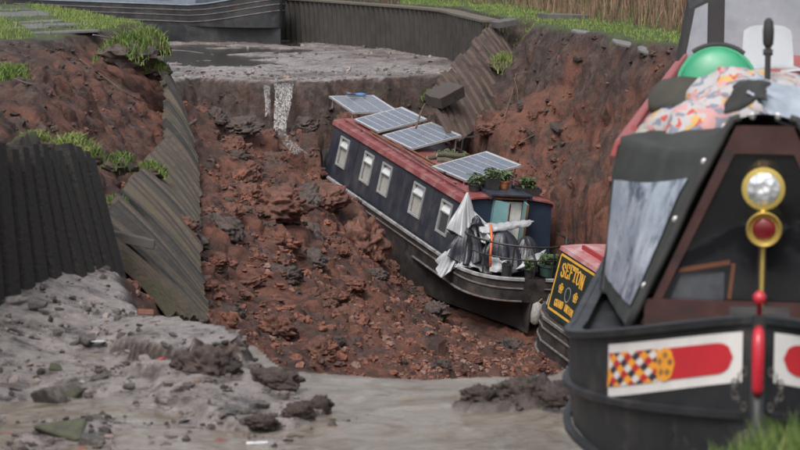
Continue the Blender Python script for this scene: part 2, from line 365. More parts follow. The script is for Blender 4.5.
def ground_material():
    m, b, L = base_mat('earth')
    at_n = lambda n: N(m, 'ShaderNodeAttribute', attribute_name=n)
    tc = N(m, 'ShaderNodeTexCoord'); co = tc.outputs['Object']
    def noise(s, d=8, r=.65, dist=0):
        n = N(m, 'ShaderNodeTexNoise', Scale=s, Detail=d, Roughness=r, Distortion=dist); L.new(co, n.inputs['Vector']); return n.outputs['Fac']
    def ramp(fac, stops):
        r = N(m, 'ShaderNodeValToRGB'); L.new(fac, r.inputs[0])
        while len(r.color_ramp.elements) < len(stops): r.color_ramp.elements.new(.5)
        for e, (p, c) in zip(r.color_ramp.elements, stops): e.position = p; e.color = (*c, 1)
        return r.outputs[0]
    def mix(f, a, bb):
        x = N(m, 'ShaderNodeMix', data_type='RGBA'); L.new(f, x.inputs[0]); L.new(a, x.inputs[6]); L.new(bb, x.inputs[7]); return x.outputs[2]
    def math_(op, a, bb):
        x = N(m, 'ShaderNodeMath', operation=op)
        for i, q in enumerate((a, bb)):
            if isinstance(q, (int, float)): x.inputs[i].default_value = q
            else: L.new(q, x.inputs[i])
        x.use_clamp = True; return x.outputs[0]
    soil_red = ramp(noise(3.2, 10, .75), [(.36, (.022, .012, .009)), (.46, (.115, .043, .027)), (.55, (.185, .069, .041)), (.66, (.115, .060, .047))])  # darkest stop also paints in the shade of gaps between clods
    soil_dark = ramp(noise(4.5, 10, .75), [(.38, (.009, .007, .006)), (.5, (.040, .028, .024)), (.64, (.105, .074, .063))])  # lowest stop likewise carries painted shade between clods
    redf = math_('ADD', at_n('red').outputs['Fac'], math_('MULTIPLY', math_('SUBTRACT', noise(1.3, 6, .7, .6), .5), 2.6))
    # second, signed part of the noise
    nz = noise(1.1, 7, .7, .5); mr = N(m, 'ShaderNodeMapRange'); L.new(nz, mr.inputs[0])
    mr.inputs[1].default_value = .42; mr.inputs[2].default_value = .6
    redf2 = math_('MULTIPLY', redf, math_('ADD', mr.outputs[0], .25))
    soil = mix(redf2, soil_dark, soil_red)
    mudc = ramp(noise(3.2, 12, .78), [(.37, (.060, .053, .052)), (.45, (.235, .206, .200)), (.54, (.42, .374, .360)), (.65, (.18, .165, .163))])
    mudd = ramp(noise(9, 8, .7), [(.35, (.045, .035, .032)), (.7, (.16, .125, .115))])
    mudm = N(m, 'ShaderNodeMapRange'); L.new(noise(2.1, 9, .75), mudm.inputs[0]); mudm.inputs[1].default_value = .56; mudm.inputs[2].default_value = .66
    mud = mix(math_('MULTIPLY', mudm.outputs[0], .8), mudc, mudd)
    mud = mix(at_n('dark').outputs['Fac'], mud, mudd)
    grass = ramp(noise(7), [(.3, (.030, .045, .014)), (.55, (.060, .085, .022)), (.8, (.085, .085, .035))])
    c = mix(at_n('mud').outputs['Fac'], soil, mud)
    c = mix(at_n('grass').outputs['Fac'], c, grass)
    L.new(c, b.inputs['Base Color'])
    wet = N(m, 'ShaderNodeMapRange'); L.new(noise(1.7, 6), wet.inputs[0]); wet.inputs[1].default_value = .4; wet.inputs[2].default_value = .6
    wet.inputs[3].default_value = .14; wet.inputs[4].default_value = .55
    x = N(m, 'ShaderNodeMix', data_type='FLOAT'); L.new(at_n('mud').outputs['Fac'], x.inputs[0]); x.inputs[2].default_value = .68; L.new(wet.outputs[0], x.inputs[3])
    L.new(x.outputs[0], b.inputs['Roughness']); b.inputs['Specular IOR Level'].default_value = .5
    b1 = N(m, 'ShaderNodeBump', Strength=1.0, Distance=.09); L.new(noise(9, 10, .72), b1.inputs['Height'])
    b2 = N(m, 'ShaderNodeBump', Strength=.9, Distance=.025); L.new(noise(38, 8, .7), b2.inputs['Height']); L.new(b1.outputs[0], b2.inputs['Normal'])
    L.new(b2.outputs[0], b.inputs['Normal'])
    return m
M_EARTH = ground_material()
me = fast_mesh('ground', Pg.reshape(-1, 3), Fq, M_EARTH, smooth=True)
def attr(name, a):
    t = me.attributes.new(name, 'FLOAT', 'POINT'); t.data.foreach_set('value', np.asarray(a, np.float32).ravel())
mudA = BW * (1 - sstep(.02, .2, PW)) * (1 - sstep(.1, .22, (nr[..., 2] < .55) * 1.0))
mudA = mudA * (1 - sstep(.10, .28, steep) * sstep(45, 46, GY))
# soil colour follows the layering of the bank: dark made ground on top, red clay beneath
top = sstep(np.where(GX > 1, 1.0, 1.05), np.where(GX > 1, 1.38, 1.5), GZ + .25 * fbm(GX * 1.2, GY * 1.2, 5, 3))
redA = PW * (1 - .8 * top) * (1 - .75 * sstep(43.0, 46.5, GY + .4 * GX))
redA = redA * np.where(GX > 2.2, .95, np.where(GX < -3.0, .78, 1.08)) * (1 - .45 * sstep(-.8, .8, GX) * sstep(3.2, 2.2, GX) * sstep(38, 34, GY))
grassA = (1 - BW) * (1 - sstep(.03, .25, PW)) * sstep(.55, .8, nr[..., 2])
grassA = np.maximum(grassA, sstep(.25, .6, Pg[..., 2]) * sstep(11, 9.5, GY) * (GX > .5))
l3 = poly_sd(DARKBAR, GX, GY) + .35 * fbm(GX * 2.2, GY * 2.2, 8, 4)
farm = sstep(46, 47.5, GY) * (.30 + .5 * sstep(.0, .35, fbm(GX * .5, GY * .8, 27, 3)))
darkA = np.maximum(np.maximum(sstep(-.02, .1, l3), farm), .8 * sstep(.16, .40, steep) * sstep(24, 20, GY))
# left towpath: worn earth strip
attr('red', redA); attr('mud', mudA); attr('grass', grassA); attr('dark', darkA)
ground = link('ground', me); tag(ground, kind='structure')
def gfast(X, Y):
    X = np.asarray(X, float); Y = np.asarray(Y, float)
    i = np.clip(np.searchsorted(xs, X) - 1, 0, nx - 2); j = np.clip(np.searchsorted(ys, Y) - 1, 0, ny - 2)
    u = (X - xs[i]) / (xs[i+1] - xs[i]); v = (Y - ys[j]) / (ys[j+1] - ys[j]); Zd = Pg[..., 2]
    return (Zd[i, j] * (1-u) + Zd[i+1, j] * u) * (1-v) + (Zd[i, j+1] * (1-u) + Zd[i+1, j+1] * u) * v
def hit(px, py, y0=12.0):
    """first point of the ground seen through a photo pixel"""
    d = FWD + np.array([1, 0, 0]) * (px - 400) / F_PX + UP * (225 - py) / F_PX
    t = np.arange(y0, 66, .04); Q = CAM + d * (t / d[1])[:, None]; below = Q[:, 2] < gfast(Q[:, 0], Q[:, 1])
    return Q[int(np.argmax(below))].copy() if below.any() else Q[-1].copy()
def gz(x, y):
    """displaced-free ground height at points"""
    return gfast(np.atleast_1d(x), np.atleast_1d(y))

# ------------------------------------------------------------------ water
def water_mat(name, c1, c2, rough, bump, sc):
    m, b, L = base_mat(name)
    tc = N(m, 'ShaderNodeTexCoord'); mp = N(m, 'ShaderNodeMapping'); L.new(tc.outputs['Object'], mp.inputs[0]); mp.inputs['Scale'].default_value = (1, 1.6, 1)
    n = N(m, 'ShaderNodeTexNoise', Scale=1.6, Detail=8, Roughness=.7, Distortion=.8); L.new(mp.outputs[0], n.inputs['Vector'])
    r = N(m, 'ShaderNodeValToRGB'); r.color_ramp.elements[0].position = .38; r.color_ramp.elements[1].position = .66
    r.color_ramp.elements[0].color = (*c1, 1); r.color_ramp.elements[1].color = (*c2, 1); L.new(n.outputs['Fac'], r.inputs[0]); L.new(r.outputs[0], b.inputs['Base Color'])
    b.inputs['Roughness'].default_value = rough; b.inputs['IOR'].default_value = 1.33
    n2 = N(m, 'ShaderNodeTexNoise', Scale=sc, Detail=6, Roughness=.6, Distortion=.6); L.new(mp.outputs[0], n2.inputs['Vector'])
    bp = N(m, 'ShaderNodeBump', Strength=bump, Distance=.04); L.new(n2.outputs['Fac'], bp.inputs['Height']); L.new(bp.outputs[0], b.inputs['Normal'])
    return m
M_WATER = water_mat('silty_water', (.105, .082, .060), (.215, .195, .175), .05, .8, 6)
M_WATER2 = water_mat('still_water', (.035, .032, .028), (.06, .055, .05), .05, .08, 5)
def water_sheet(name, x0, x1, y0, y1, st, z, amp, m, clip):
    wx = np.arange(x0, x1, st); wy = np.arange(y0, y1, st); WX, WY = np.meshgrid(wx, wy, indexing='ij')
    f = fbm(WX * 1.3 + .4 * WY, WY * 2.2, 41, 3); g = fbm(WX * 4 + WY, WY * 7, 43, 3)
    WZ = z + amp * (f + .6 * g * sstep(-.1, .5, f))
    keep = clip(WX, WY); ii = np.arange(WX.size).reshape(WX.shape)
    q = np.stack([ii[:-1, :-1], ii[1:, :-1], ii[1:, 1:], ii[:-1, 1:]], -1); k = keep[:-1, :-1] & keep[1:, 1:]
    q = q[k]
    us, inv = np.unique(q, return_inverse=True)
    V = np.stack([WX, WY, WZ], -1).reshape(-1, 3)[us]
    o = link(name, fast_mesh(name, V, inv.reshape(-1, 4), m, True)); tag(o, kind='structure'); return o
water_sheet('stream_water', -3.6, 2.2, 9.8, 17.6,   .028, .040, .046, M_WATER, lambda X, Y: poly_sd(PIT, X, Y) < .12)
water_sheet('puddle_water', -12, -1.0, 49.6, 66, .12, .055, .004, M_WATER2, lambda X, Y: (poly_sd(PIT, X, Y) < .0) & (poly_sd(CANAL, X, Y) > .05))

# ------------------------------------------------------------------ shared paints
M_NAVY = mat('navy_paint', (.020, .024, .036), (.034, .038, .050), .30, .5, 3, .12, 30, c3=(.075, .07, .066), s3=2.2, k3=(.52, .75))
M_NAVY2 = mat('blue_end_paint', (.018, .030, .052), (.026, .038, .060), .3, .42, 4)
M_HULL = mat('black_hull_blacking', (.014, .013, .013), (.035, .032, .031), .38, .6, 4, .25, 24, c3=(.085, .065, .055), s3=1.6, k3=(.54, .74))
M_STRAKE = mat('worn_steel_strake', (.085, .082, .082), (.17, .165, .165), .35, .55, 8, .2, 60, c3=(.12, .07, .05), s3=5)
M_REDROOF = mat('red_roof_paint', (.15, .034, .034), (.20, .060, .057), .35, .55, 5, .15, 40, c3=(.24, .12, .115), s3=2.5)
M_ALU = mat('aluminium', (.55, .55, .55), (.42, .42, .42), .35, .5, 9, metal=.6)
M_WHITE = mat('white_paint', (.70, .69, .66), (.58, .57, .54), .4, .55, 7, c3=(.45, .42, .38), s3=3)
M_CREAM = mat('cream_blind', (.62, .60, .55), (.52, .50, .45), .8, .9, 14)
M_GLASS = glass_mat('window_glass', (.16, .17, .18), .05, .22)
M_DARKIN = mat('dark_interior', (.02, .018, .016), (.03, .028, .025), .8)
M_TEAL = mat('teal_door_paint', (.10, .20, .215), (.13, .24, .25), .4, .5, 5)
M_WOOD = mat('varnished_wood', (.18, .085, .035), (.11, .05, .022), .4, .55, 10, c3=(.07, .03, .015), s3=8)
M_BLACKMET = mat('black_metal', (.012, .012, .012), (.03, .028, .026), .35, .55, 8)
M_RUBBER = mat('dark_rubber', (.015, .015, .015), (.03, .03, .03), .7)
M_CELL = mat('solar_cell', (.085, .098, .125), (.11, .125, .155), .12, .22, 8, spec=.7)  # base colour lightened to carry the sky reflected by the panels
M_PANELBACK = mat('panel_backing', (.30, .31, .32), (.24, .25, .26), .4)
M_GRIDL = mat('panel_white_backing', (.55, .56, .58), (.45, .46, .48), .3)
M_TERRA = mat('terracotta', (.36, .13, .055), (.28, .10, .045), .75)
M_POTBLACK = mat('black_plastic', (.02, .02, .022), (.035, .035, .035), .45)
M_POTGREEN = mat('green_plastic_pot', (.035, .07, .06), (.05, .09, .075), .4)
M_LEAF = mat('pot_plant_leaf', (.035, .07, .025), (.075, .10, .04), .5, .7, 20)
M_STALK = mat('dry_stalk', (.24, .17, .09), (.15, .10, .055), .8)
M_SILVER = mat('silver_tarpaulin', (.30, .31, .33), (.22, .23, .245), .38, .55, 3, .3, 9, spec=.7)
M_TARPNAVY = mat('dark_tarpaulin', (.016, .018, .026), (.03, .032, .042), .35, .5, 6, .5, 12)
M_ORANGE = mat('orange_strap', (.62, .13, .03), (.5, .10, .03), .5)
M_YELLOW = mat('yellow_lettering', (.60, .33, .045), (.50, .26, .035), .45)
M_GREENPANEL = mat('dark_green_panel', (.012, .020, .018), (.020, .028, .025), .35, .5, 4)

# ------------------------------------------------------------------ generic boat pieces
def hull_mesh(outline, zg, wl_of, z0=0.0, zstep=.45, deck=None):
    """outline: list of (y, halfwidth); zg(y) gunwale height; wl_of(y,w) width of the lower part"""
    mb = MB(); P = []
    for y, wd in outline:
        g = zg(y); wl = wl_of(y, wd)
        prof = [(wl * .97, z0), (wl, zstep * .55), (wl, zstep - .01), (wd * .985, zstep), (wd, (zstep + g) / 2), (wd, g), (max(wd - .07, .0), g)]
        P.append([(-x, y, z) for x, z in reversed(prof)] + [(x, y, z) for x, z in prof])
    mb.grid(P)
    n = len(P[0])
    mb.add(P[0], [tuple(range(n))]); mb.add(P[-1], [tuple(range(n - 1, -1, -1))])
    if deck is not None:
        D = [[(-max(wd - .07, 0), y, zg(y) - deck), (max(wd - .07, 0), y, zg(y) - deck)] for y, wd in outline]
        mb.grid(D)
        for k in (0, 1):
            mb.grid([[D[i][k], (D[i][k][0], D[i][k][1], zg(outline[i][0]))] for i in range(len(D))])
    return mb
def strake(outline, zf, out, h, parent, m, name='rubbing_strake', sides=(-1, 1)):
    for s in sides:
        pts = []
        for i, (y, wd) in enumerate(outline):
            pts.append(np.array([s * wd, y, zf(y)]))
        P = []
        for i, p in enumerate(pts):
            t = pts[min(i + 1, len(pts) - 1)] - pts[max(i - 1, 0)]; n = np.array([t[1], -t[0], 0]); n /= np.linalg.norm(n) + 1e-9
            if n[0] * s < 0: n = -n
            if abs(pts[i][0]) < .12: n = np.array([0, np.sign(t[0] * -s) if False else n[1], 0]) if abs(n[1]) > .5 else n
            a = p - n * .01; b = p + n * out
            P.append([a - (0, 0, h / 2), b - (0, 0, h / 3), b + (0, 0, h / 3), a + (0, 0, h / 2)])
        MB().grid(P).build(name, m, parent)
def side_wall(mb, x0, z0, x1, z1, y0, y1, holes, s):
    """sloping cabin side from (x0,z0) to (x1,z1) with rectangular window holes (ya,yb,za,zb)"""
    ysq = sorted({y0, y1, *[h[0] for h in holes], *[h[1] for h in holes]})
    zsq = sorted({z0, z1, *[h[2] for h in holes], *[h[3] for h in holes]})
    X = lambda z: s * (x0 + (x1 - x0) * (z - z0) / (z1 - z0))
    for a, b in zip(ysq, ysq[1:]):
        for c, d in zip(zsq, zsq[1:]):
            if any(h[0] - 1e-6 <= a and b <= h[1] + 1e-6 and h[2] - 1e-6 <= c and d <= h[3] + 1e-6 for h in holes): continue
            q = [(X(c), a, c), (X(c), b, c), (X(d), b, d), (X(d), a, d)]
            mb.add(q, [(0, 1, 2, 3)])
    return X
def window(parent, X, h, s, framem, hopper=True, blind=None, name='window'):
    ya, yb, za, zb = h; fw_ = .024
    def bx(mb, y0, y1, z0, z1, o0, o1):
        vs = [(X(z) + s * o, y, z) for o in (o0, o1) for z in (z0, z1) for y in (y0, y1)]
        mb.add(vs, [(0, 1, 3, 2), (4, 6, 7, 5), (0, 4, 5, 1), (2, 3, 7, 6), (0, 2, 6, 4), (1, 5, 7, 3)])
    mb = MB()
    bx(mb, ya - .01, ya + fw_, za - .01, zb + .01, -.03, .022); bx(mb, yb - fw_, yb + .01, za - .01, zb + .01, -.03, .022)
    bx(mb, ya + fw_, yb - fw_, za - .01, za + fw_, -.03, .019); bx(mb, ya + fw_, yb - fw_, zb - fw_, zb + .01, -.03, .019)
    win = mb.build(name, framem, parent)
    zh = za + (zb - za) * .66
    g = MB(); bx(g, ya + fw_, yb - fw_, za + fw_, zh - .012, -.012, -.006); g.build('pane', M_GLASS, win)
    if hopper:
        t = MB(); bx(t, ya + fw_, yb - fw_, zh - .012, zh + .012, -.02, .012); t.build('transom', framem, win)
        # hopper vent tipped inwards
        q = MB(); vs = [(X(zh) + s * -.008, ya + fw_, zh + .012), (X(zh) + s * -.008, yb - fw_, zh + .012), (X(zb) - s * .075, yb - fw_, zb - .03), (X(zb) - s * .075, ya + fw_, zb - .03)]
        q.prism(vs, (s * .006, 0, 0)); q.build('hopper_pane', MATS.get('hopper') or mat('hopper', (.5, .52, .53), (.4, .42, .43), .1, .2, 3), win)  # white reflection on the tipped pane is painted as its pale colour
    if blind:
        k = MB(); nn = 9
        P = [[(X(z) - s * (.045 + .008 * (i % 2)), ya + .01 + (yb - ya - .02) * i / (nn - 1), z) for z in (za + .01, blind)] for i in range(nn)]
        k.grid(P); k.build('curtain', M_CREAM, win)
    return win

# ------------------------------------------------------------------ the sunken blue narrowboat
LC = 7.2
A = empty('narrowboat'); A.matrix_world = A_POSE
tag(A, 'navy blue narrowboat with red roof, lying tilted in the collapsed canal', 'narrowboat')
def outA():
    o = []
    for k in range(13):
        t = k / 12 * math.pi / 2; o.append((-.55 - .98 * math.cos(t), max(.20, 1.09 * math.sin(t) ** .55)))
    o += [(y, 1.09) for y in (-.2, .6, 1.5, 2.5, 4, 5.5, 6.8, 7.2)]
    for k in range(1, 13):
        t = k / 12; o.append((7.2 + 2.2 * t, 1.09 * (1 - t ** 2.1) + .04))
    return o
OA = outA()
zgA = lambda y: .95 + .34 * max(0, (y - 6.6) / 2.35) ** 1.6 + .05 * max(0, (-y - .5) / 1.7)
wlA = lambda y, wd: wd * min(1, max(.06, (y + 1.35) / 2.4)) if y < 1.05 else wd * (.99 if y < 7.2 else 1 - .35 * (y - 7.2) / 1.75)
hull_mesh(OA, zgA, wlA, deck=.10, zstep=.56).build('hull', M_HULL, A, auto=R(35))
strake(OA, lambda y: zgA(y) - .02, .028, .065, A, mat('pale_gunwale', (.20, .20, .21), (.30, .30, .31), .4, .6, 8, c3=(.13, .11, .10), s3=5), 'gunwale_strip')
strake(OA, lambda y: .80 + .2 * max(0, (y - 6.6) / 2.35) ** 1.6, .022, .028, A, M_STRAKE)
strake([p for p in OA if p[0] < 2.2], lambda y: .575, .022, .03, A, M_STRAKE)
strake([p for p in OA if -.4 < p[0] < 7.3], lambda y: .03, .03, .03, A, M_STRAKE, 'base_plate')
# rudder and skeg
MB().box(-.02, .02, -1.45, -1.1, .02, .52).build('rudder', M_HULL, A)
holesA = [(c - wd / 2, c + wd / 2, 1.22, 1.80) for c, wd in ((.67, .50), (2.08, .56), (3.85, .52), (4.90, .52), (6.39, .52))]
cab = MB(); XA = None
for s in (-1, 1):
    X_ = side_wall(cab, .97, .93, .86, 1.93, 0, LC, holesA, s)
    if s < 0: XL_ = X_
    else: XR_ = X_
roofz = lambda x: 2.0 + .075 * (1 - (x / .86) ** 2)
# front bulkhead
cab.prism([(-.97, LC, .98), (.97, LC, .98), (.86, LC, 1.95), (0, LC, 2.04), (-.86, LC, 1.95)], (0, -.03, 0))
cabin = cab.build('cabin_side', M_NAVY, A)
# seams of the steel side panels
for y in (1.38, 2.95, 4.36, 5.62):
    for s, X_ in ((-1, XL_), (1, XR_)):
        MB().prism([(X_(1.0), y - .012, 1.0), (X_(1.0), y + .012, 1.0), (X_(1.9), y + .012, 1.9), (X_(1.9), y - .012, 1.9)], (s * .006, 0, 0)).build('panel_joint', M_NAVY, A)
for i, h in enumerate(holesA):
    for s, X_ in ((-1, XL_), (1, XR_)):
        window(A, X_, h, s, M_ALU, blind=(None, 1.55, 1.62, 1.60, 1.58)[i])
MB().box(-.8, .8, .3, LC - .3, .95, .97).build('cabin_floor', M_DARKIN, A)
MB().box(-.02, .02, .5, LC - .3, .98, 1.9).build('inner_partition', mat('ply_lining', (.20, .14, .09), (.15, .10, .06), .6), A)
# roof with turned-down red edge
rx = np.linspace(-.86, .86, 15); P = []
for y in (-.06, LC + .06):
    P.append([(-.875, y, 1.925)] + [(x, y, roofz(x)) for x in rx] + [(.875, y, 1.925)])
MB().grid(np.array(P), thick=.03).build('roof', M_REDROOF, A)
# handrails
for s in (-1, 1):
    h = MB(); h.tube([(s * .74, .15, 2.10), (s * .74, LC - .2, 2.10)], .018)
    hr = h.build('handrail', M_REDROOF, A)
    for y in np.linspace(.3, LC - .35, 8): MB().box(s * .74 - .012, s * .74 + .012, y - .03, y + .03, 2.0, 2.095).build('rail_bracket', M_REDROOF, hr)
# rear bulkhead with doorway
rb = MB()
rb.prism([(-.955, 0, .98), (-.27, 0, .98), (-.27, 0, 2.055), (-.86, 0, 1.995), (-.865, 0, 1.9)], (0, .03, 0))
rb.prism([(.33, 0, .98), (.955, 0, .98), (.865, 0, 1.9), (.86, 0, 1.995), (.33, 0, 2.055)], (0, .03, 0))
rb.build('rear_bulkhead', M_NAVY2, A)
fr = MB(); fr.box(-.30, -.255, -.02, .05, .98, 2.06); fr.box(.315, .36, -.02, .05, .98, 2.06); fr.build('door_frame', M_TEAL, A)
def leaf(hx, ang, wd, m, name, port=False):
    M = Matrix.Translation((hx, -.022, 0)) @ Matrix.Rotation(ang, 4, 'Z')
    d = MB().box(0, wd, -.03, 0, 1.0, 2.03, M).build(name, m, A)
    MB().box(wd + .001, wd + .018, -.034, .004, 1.0, 2.03, M).build('door_edge', M_WOOD, d)
    if port:
        Mp = M @ Matrix.Translation((wd * .55, -.034, 1.5)) @ Matrix.Rotation(R(90), 4, 'X') @ Matrix.Diagonal((.75, 1, 1, 1))
        MB().lathe([(.13, -.012), (.13, .01), (.10, .012), (.10, -.004)], 20, Mp).build('porthole_rim', mat('teal_dark', (.05, .10, .11), (.07, .12, .13), .4), d)
        MB().lathe([(.07, -.004), (.07, .014), (.05, .016)], 16, Mp).build('porthole_glass', M_GLASS, d)
    return d
leaf(-.255, R(-52), .30, M_TEAL, 'door', True)
leaf(.315, R(-100), .30, M_TEAL, 'door')
MB().box(-.12, .31, .06, .09, 1.0, 1.99).build('inner_door', M_WHITE, A)
MB().box(-.26, .02, .55, .57, 1.0, 1.99).build('inner_wall', M_WOOD, A)
# sliding hatch
ht = MB(); ht.box(-.40, .42, -.10, .75, 2.11, 2.15); ht.box(-.40, -.36, -.1, .75, 2.05, 2.115); ht.box(.38, .42, -.1, .75, 2.05, 2.115)
ht.build('slide_hatch', M_NAVY, A, bevel=.008)
MB().box(-.30, .33, -.06, -.02, 2.05, 2.105).build('hatch_lip', M_WOOD, A)
# solar panels
def solar(c4, m_front, nx_=6, ny_=4, name='solar_panel'):
    """corners: left-far, right-far, right-near, left-near (boat frame)"""
    c4 = [np.array(p, float) for p in c4]; o = sum(c4) / 4
    ax = (c4[1] + c4[2] - c4[0] - c4[3]) / 2; ay = (c4[0] + c4[1] - c4[3] - c4[2]) / 2
    lx, ly = np.linalg.norm(ax), np.linalg.norm(ay); ax /= lx; ay -= ax * (ax @ ay); ay /= np.linalg.norm(ay); az = np.cross(ax, ay)
    M = Matrix(((ax[0], ay[0], az[0], o[0]), (ax[1], ay[1], az[1], o[1]), (ax[2], ay[2], az[2], o[2]), (0, 0, 0, 1)))
    hx, hy = lx / 2, ly / 2
    p = MB().box(-hx, hx, -hy, hy, -.012, 0, M).build(name, M_GRIDL, A)
    f = MB()
    for a in ((-hx, -hx + .035, -hy, hy), (hx - .035, hx, -hy, hy)): f.box(*a, -.034, .006, M)
    for a in ((-hx + .035, hx - .035, -hy, -hy + .035), (-hx + .035, hx - .035, hy - .035, hy)): f.box(*a, -.034, .004, M)
    f.build('panel_frame', M_ALU, p)
    sx, sy = (lx - .09) / nx_, (ly - .09) / ny_
    for i in range(nx_):
        for j in range(ny_):
            x0 = -hx + .045 + i * sx; y0 = -hy + .045 + j * sy
            MB().box(x0 + .006, x0 + sx - .006, y0 + .006, y0 + sy - .006, .0005, .003, M).build('solar_cell', m_front, p)
    # tilt legs
    for sxx in (-1, 1):
        for syy in (-.8, .8):
            q = M @ Vector((sxx * (hx - .05), syy * hy, -.02)); zr = roofz(max(-.85, min(.85, q.x)))
            MB().bar(q, (q.x, q.y, zr - .005), .022).build('panel_leg', M_ALU, p)
    return p
M_CELL2 = mat('grey_flexible_cell', (.10, .115, .135), (.125, .14, .165), .2, .3, 5)
solar([(-.45, 8.75, 2.30), (.55, 8.65, 2.34), (.40, 7.15, 2.32), (-.62, 7.05, 2.20)], M_CELL2, 3, 2)
solar([(-.60, 6.75, 2.15), (.45, 6.85, 2.46), (.43, 5.42, 2.46), (-.60, 5.45, 2.15)], M_CELL)
solar([(-.55, 5.15, 2.15), (.52, 5.25, 2.46), (.50, 3.78, 2.46), (-.52, 3.75, 2.15)], M_CELL)
solar([(-.60, 2.18, 2.16), (.55, 2.35, 2.48), (.52, .92, 2.48), (-.57, .86, 2.16)], M_CELL)
# front well cover: dark folded canvas on the fore deck
P = []
for k in range(8):
    t = k / 7; y = LC + .03 + 1.3 * t; ww_ = .9 * (1 - .55 * t ** 2); hh = zgA(y) + .02 + .85 * (1 - t) ** 1.3
    P.append([(ww_ * math.cos(a), y, zgA(y) + (hh - zgA(y)) * abs(math.sin(a)) ** .8 + .015 * math.sin(9 * a + 3 * t)) for a in np.linspace(0, math.pi, 13)])
MB().grid(P).build('bow_cover', mat('black_canvas', (.02, .02, .022), (.035, .034, .034), .7, .85, 8, .3, 60), A, smooth=True)
# stern guard rail
def rail_arc(z, f0=-1, f1=1, ins=.08):
    pts = []
    for k in range(25):
        t = (k / 24 * 2 - 1); ang = t * R(96)
        pts.append(((1.03 - ins) * math.sin(ang) / math.sin(R(90)), -.55 - (.98 - ins) * max(-.35, math.cos(ang)), z))
    return pts
rl = MB(); rl.tube(rail_arc(1.52), .019); rl.tube(rail_arc(1.28)[2:-2], .013); grail = rl.build('guard_rail', M_BLACKMET, A, smooth=True)
for k in (1, 5, 9, 15, 19, 23):
    p = rail_arc(1.52)[k]; MB().tube([p, (p[0], p[1], .9)], .014).build('rail_post', M_BLACKMET, grail)
MB().tube([(.05, -1.36, .9), (.05, -1.38, 1.25), (.06, -1.1, 1.42), (.1, -.7, 1.5)], .022).build('tiller', M_BLACKMET, A)
MB().tube([(.93, -.75, 1.52), (1.0, -.05, 1.48)], .016).build('rail_brace', M_BLACKMET, A)
MB().tube([(.55, -1.4, .9), (.84, -.85, 1.6)], .02).build('rail_brace', M_BLACKMET, A)

def child_world(o, parent): o.parent = None
def on_boat(pose, name, loc, rz=0, rx=0):
    o = empty(name); o.matrix_world = pose @ Matrix.Translation(Vector(loc)) @ Matrix.Rotation(rz, 4, 'Z') @ Matrix.Rotation(rx, 4, 'X'); return o
def leaves(parent, n, r, z0, h, m, size=.05, name='foliage', seed=0):
    rn = random.Random(seed); mb = MB()
    for i in range(n):
        a = rn.uniform(0, 6.283); q = r * math.sqrt(rn.random()); c = Vector((q * math.cos(a), q * math.sin(a), z0 + h * rn.random() ** .8))
        s_ = size * rn.uniform(.6, 1.4); M = Matrix.Translation(c) @ Matrix.Rotation(rn.uniform(0, 6.28), 4, 'Z') @ Matrix.Rotation(rn.uniform(-.9, .9), 4, 'X') @ Matrix.Rotation(rn.uniform(-.9, .9), 4, 'Y')
        vs = [M @ Vector(p) for p in ((-s_, 0, 0), (0, -s_ * .45, .01), (s_, 0, 0), (0, s_ * .45, .01))]
        mb.add(vs, [(0, 1, 2, 3)])
    return mb.build(name, m, parent)
def pot(pose, loc, r, h, m, label, seed, square=None, plant=True, grp=None, fol=90):
    o = on_boat(pose, 'flower_pot', loc, random.uniform(0, 1)); tag(o, label, 'flower pot', grp)
    if square:
        a, b = square; mb = MB(); t = 1.12
        lo = [(-a, -b, 0), (a, -b, 0), (a, b, 0), (-a, b, 0)]; hi = [(x * t, y * t, h) for x, y, _ in lo]; inn = [(x * .92, y * .9, h) for x, y, _ in hi]; bt = [(x, y, h - .04) for x, y, _ in inn]
        mb.add(lo + hi + inn + bt, [(3, 2, 1, 0)] + [(i + k * 4, (i + 1) % 4 + k * 4, (i + 1) % 4 + 4 + k * 4, i + 4 + k * 4) for k in range(3) for i in range(4)] + [(12, 13, 14, 15)])
        o.rotation_euler = (pose @ Matrix.Rotation(0, 4, 'Z')).to_euler()
        mb.build('planter_box', m, o)
    else:
        MB().lathe([(r * .72, 0), (r * .95, h * .8), (r * 1.06, h * .8), (r * 1.08, h), (r * .92, h), (r * .88, h - .03)], 18, closed=True).build('pot_body', m, o, auto=R(40))
    if plant: leaves(o, fol, (r if not square else min(square)) * 1.15, h - .02, .17, M_LEAF, .05, 'foliage', seed)
    return o
pot(A_POSE, (-.50, .42, 2.06), .13, .17, M_POTBLACK, 'round black pot with a low plant at the left end of the roof pots', 1, grp='plant pots on the blue boat')
pot(A_POSE, (-.22, .36, 2.155), .11, .20, M_POTBLACK, 'tall black pot beside the terracotta pot on the hatch', 2, square=(.12, .11), grp='plant pots on the blue boat')
pot(A_POSE, (.06, .42, 2.155), .10, .15, M_TERRA, 'small orange terracotta pot on the hatch of the blue boat', 3, grp='plant pots on the blue boat')
pot(A_POSE, (.52, .42, 2.03), .13, .17, M_POTBLACK, 'dark trough planter with green leaves at the right of the roof', 4, square=(.22, .13), grp='plant pots on the blue boat', fol=160)
pot(A_POSE, (.25, .95, 2.07), .12, .16, M_POTGREEN, 'dull green plant pot behind the roof pots under the last solar panel', 5, grp='plant pots on the blue boat')
pot(A_POSE, (.40, -1.15, .95), .16, .22, M_POTGREEN, 'green glazed pot with low plants standing on the stern deck', 6, grp='plant pots on the blue boat', fol=140)
pot(A_POSE, (.02, -1.25, .95), .11, .15, M_POTBLACK, 'small black pot on the stern deck beside the green pot', 7, grp='plant pots on the blue boat')
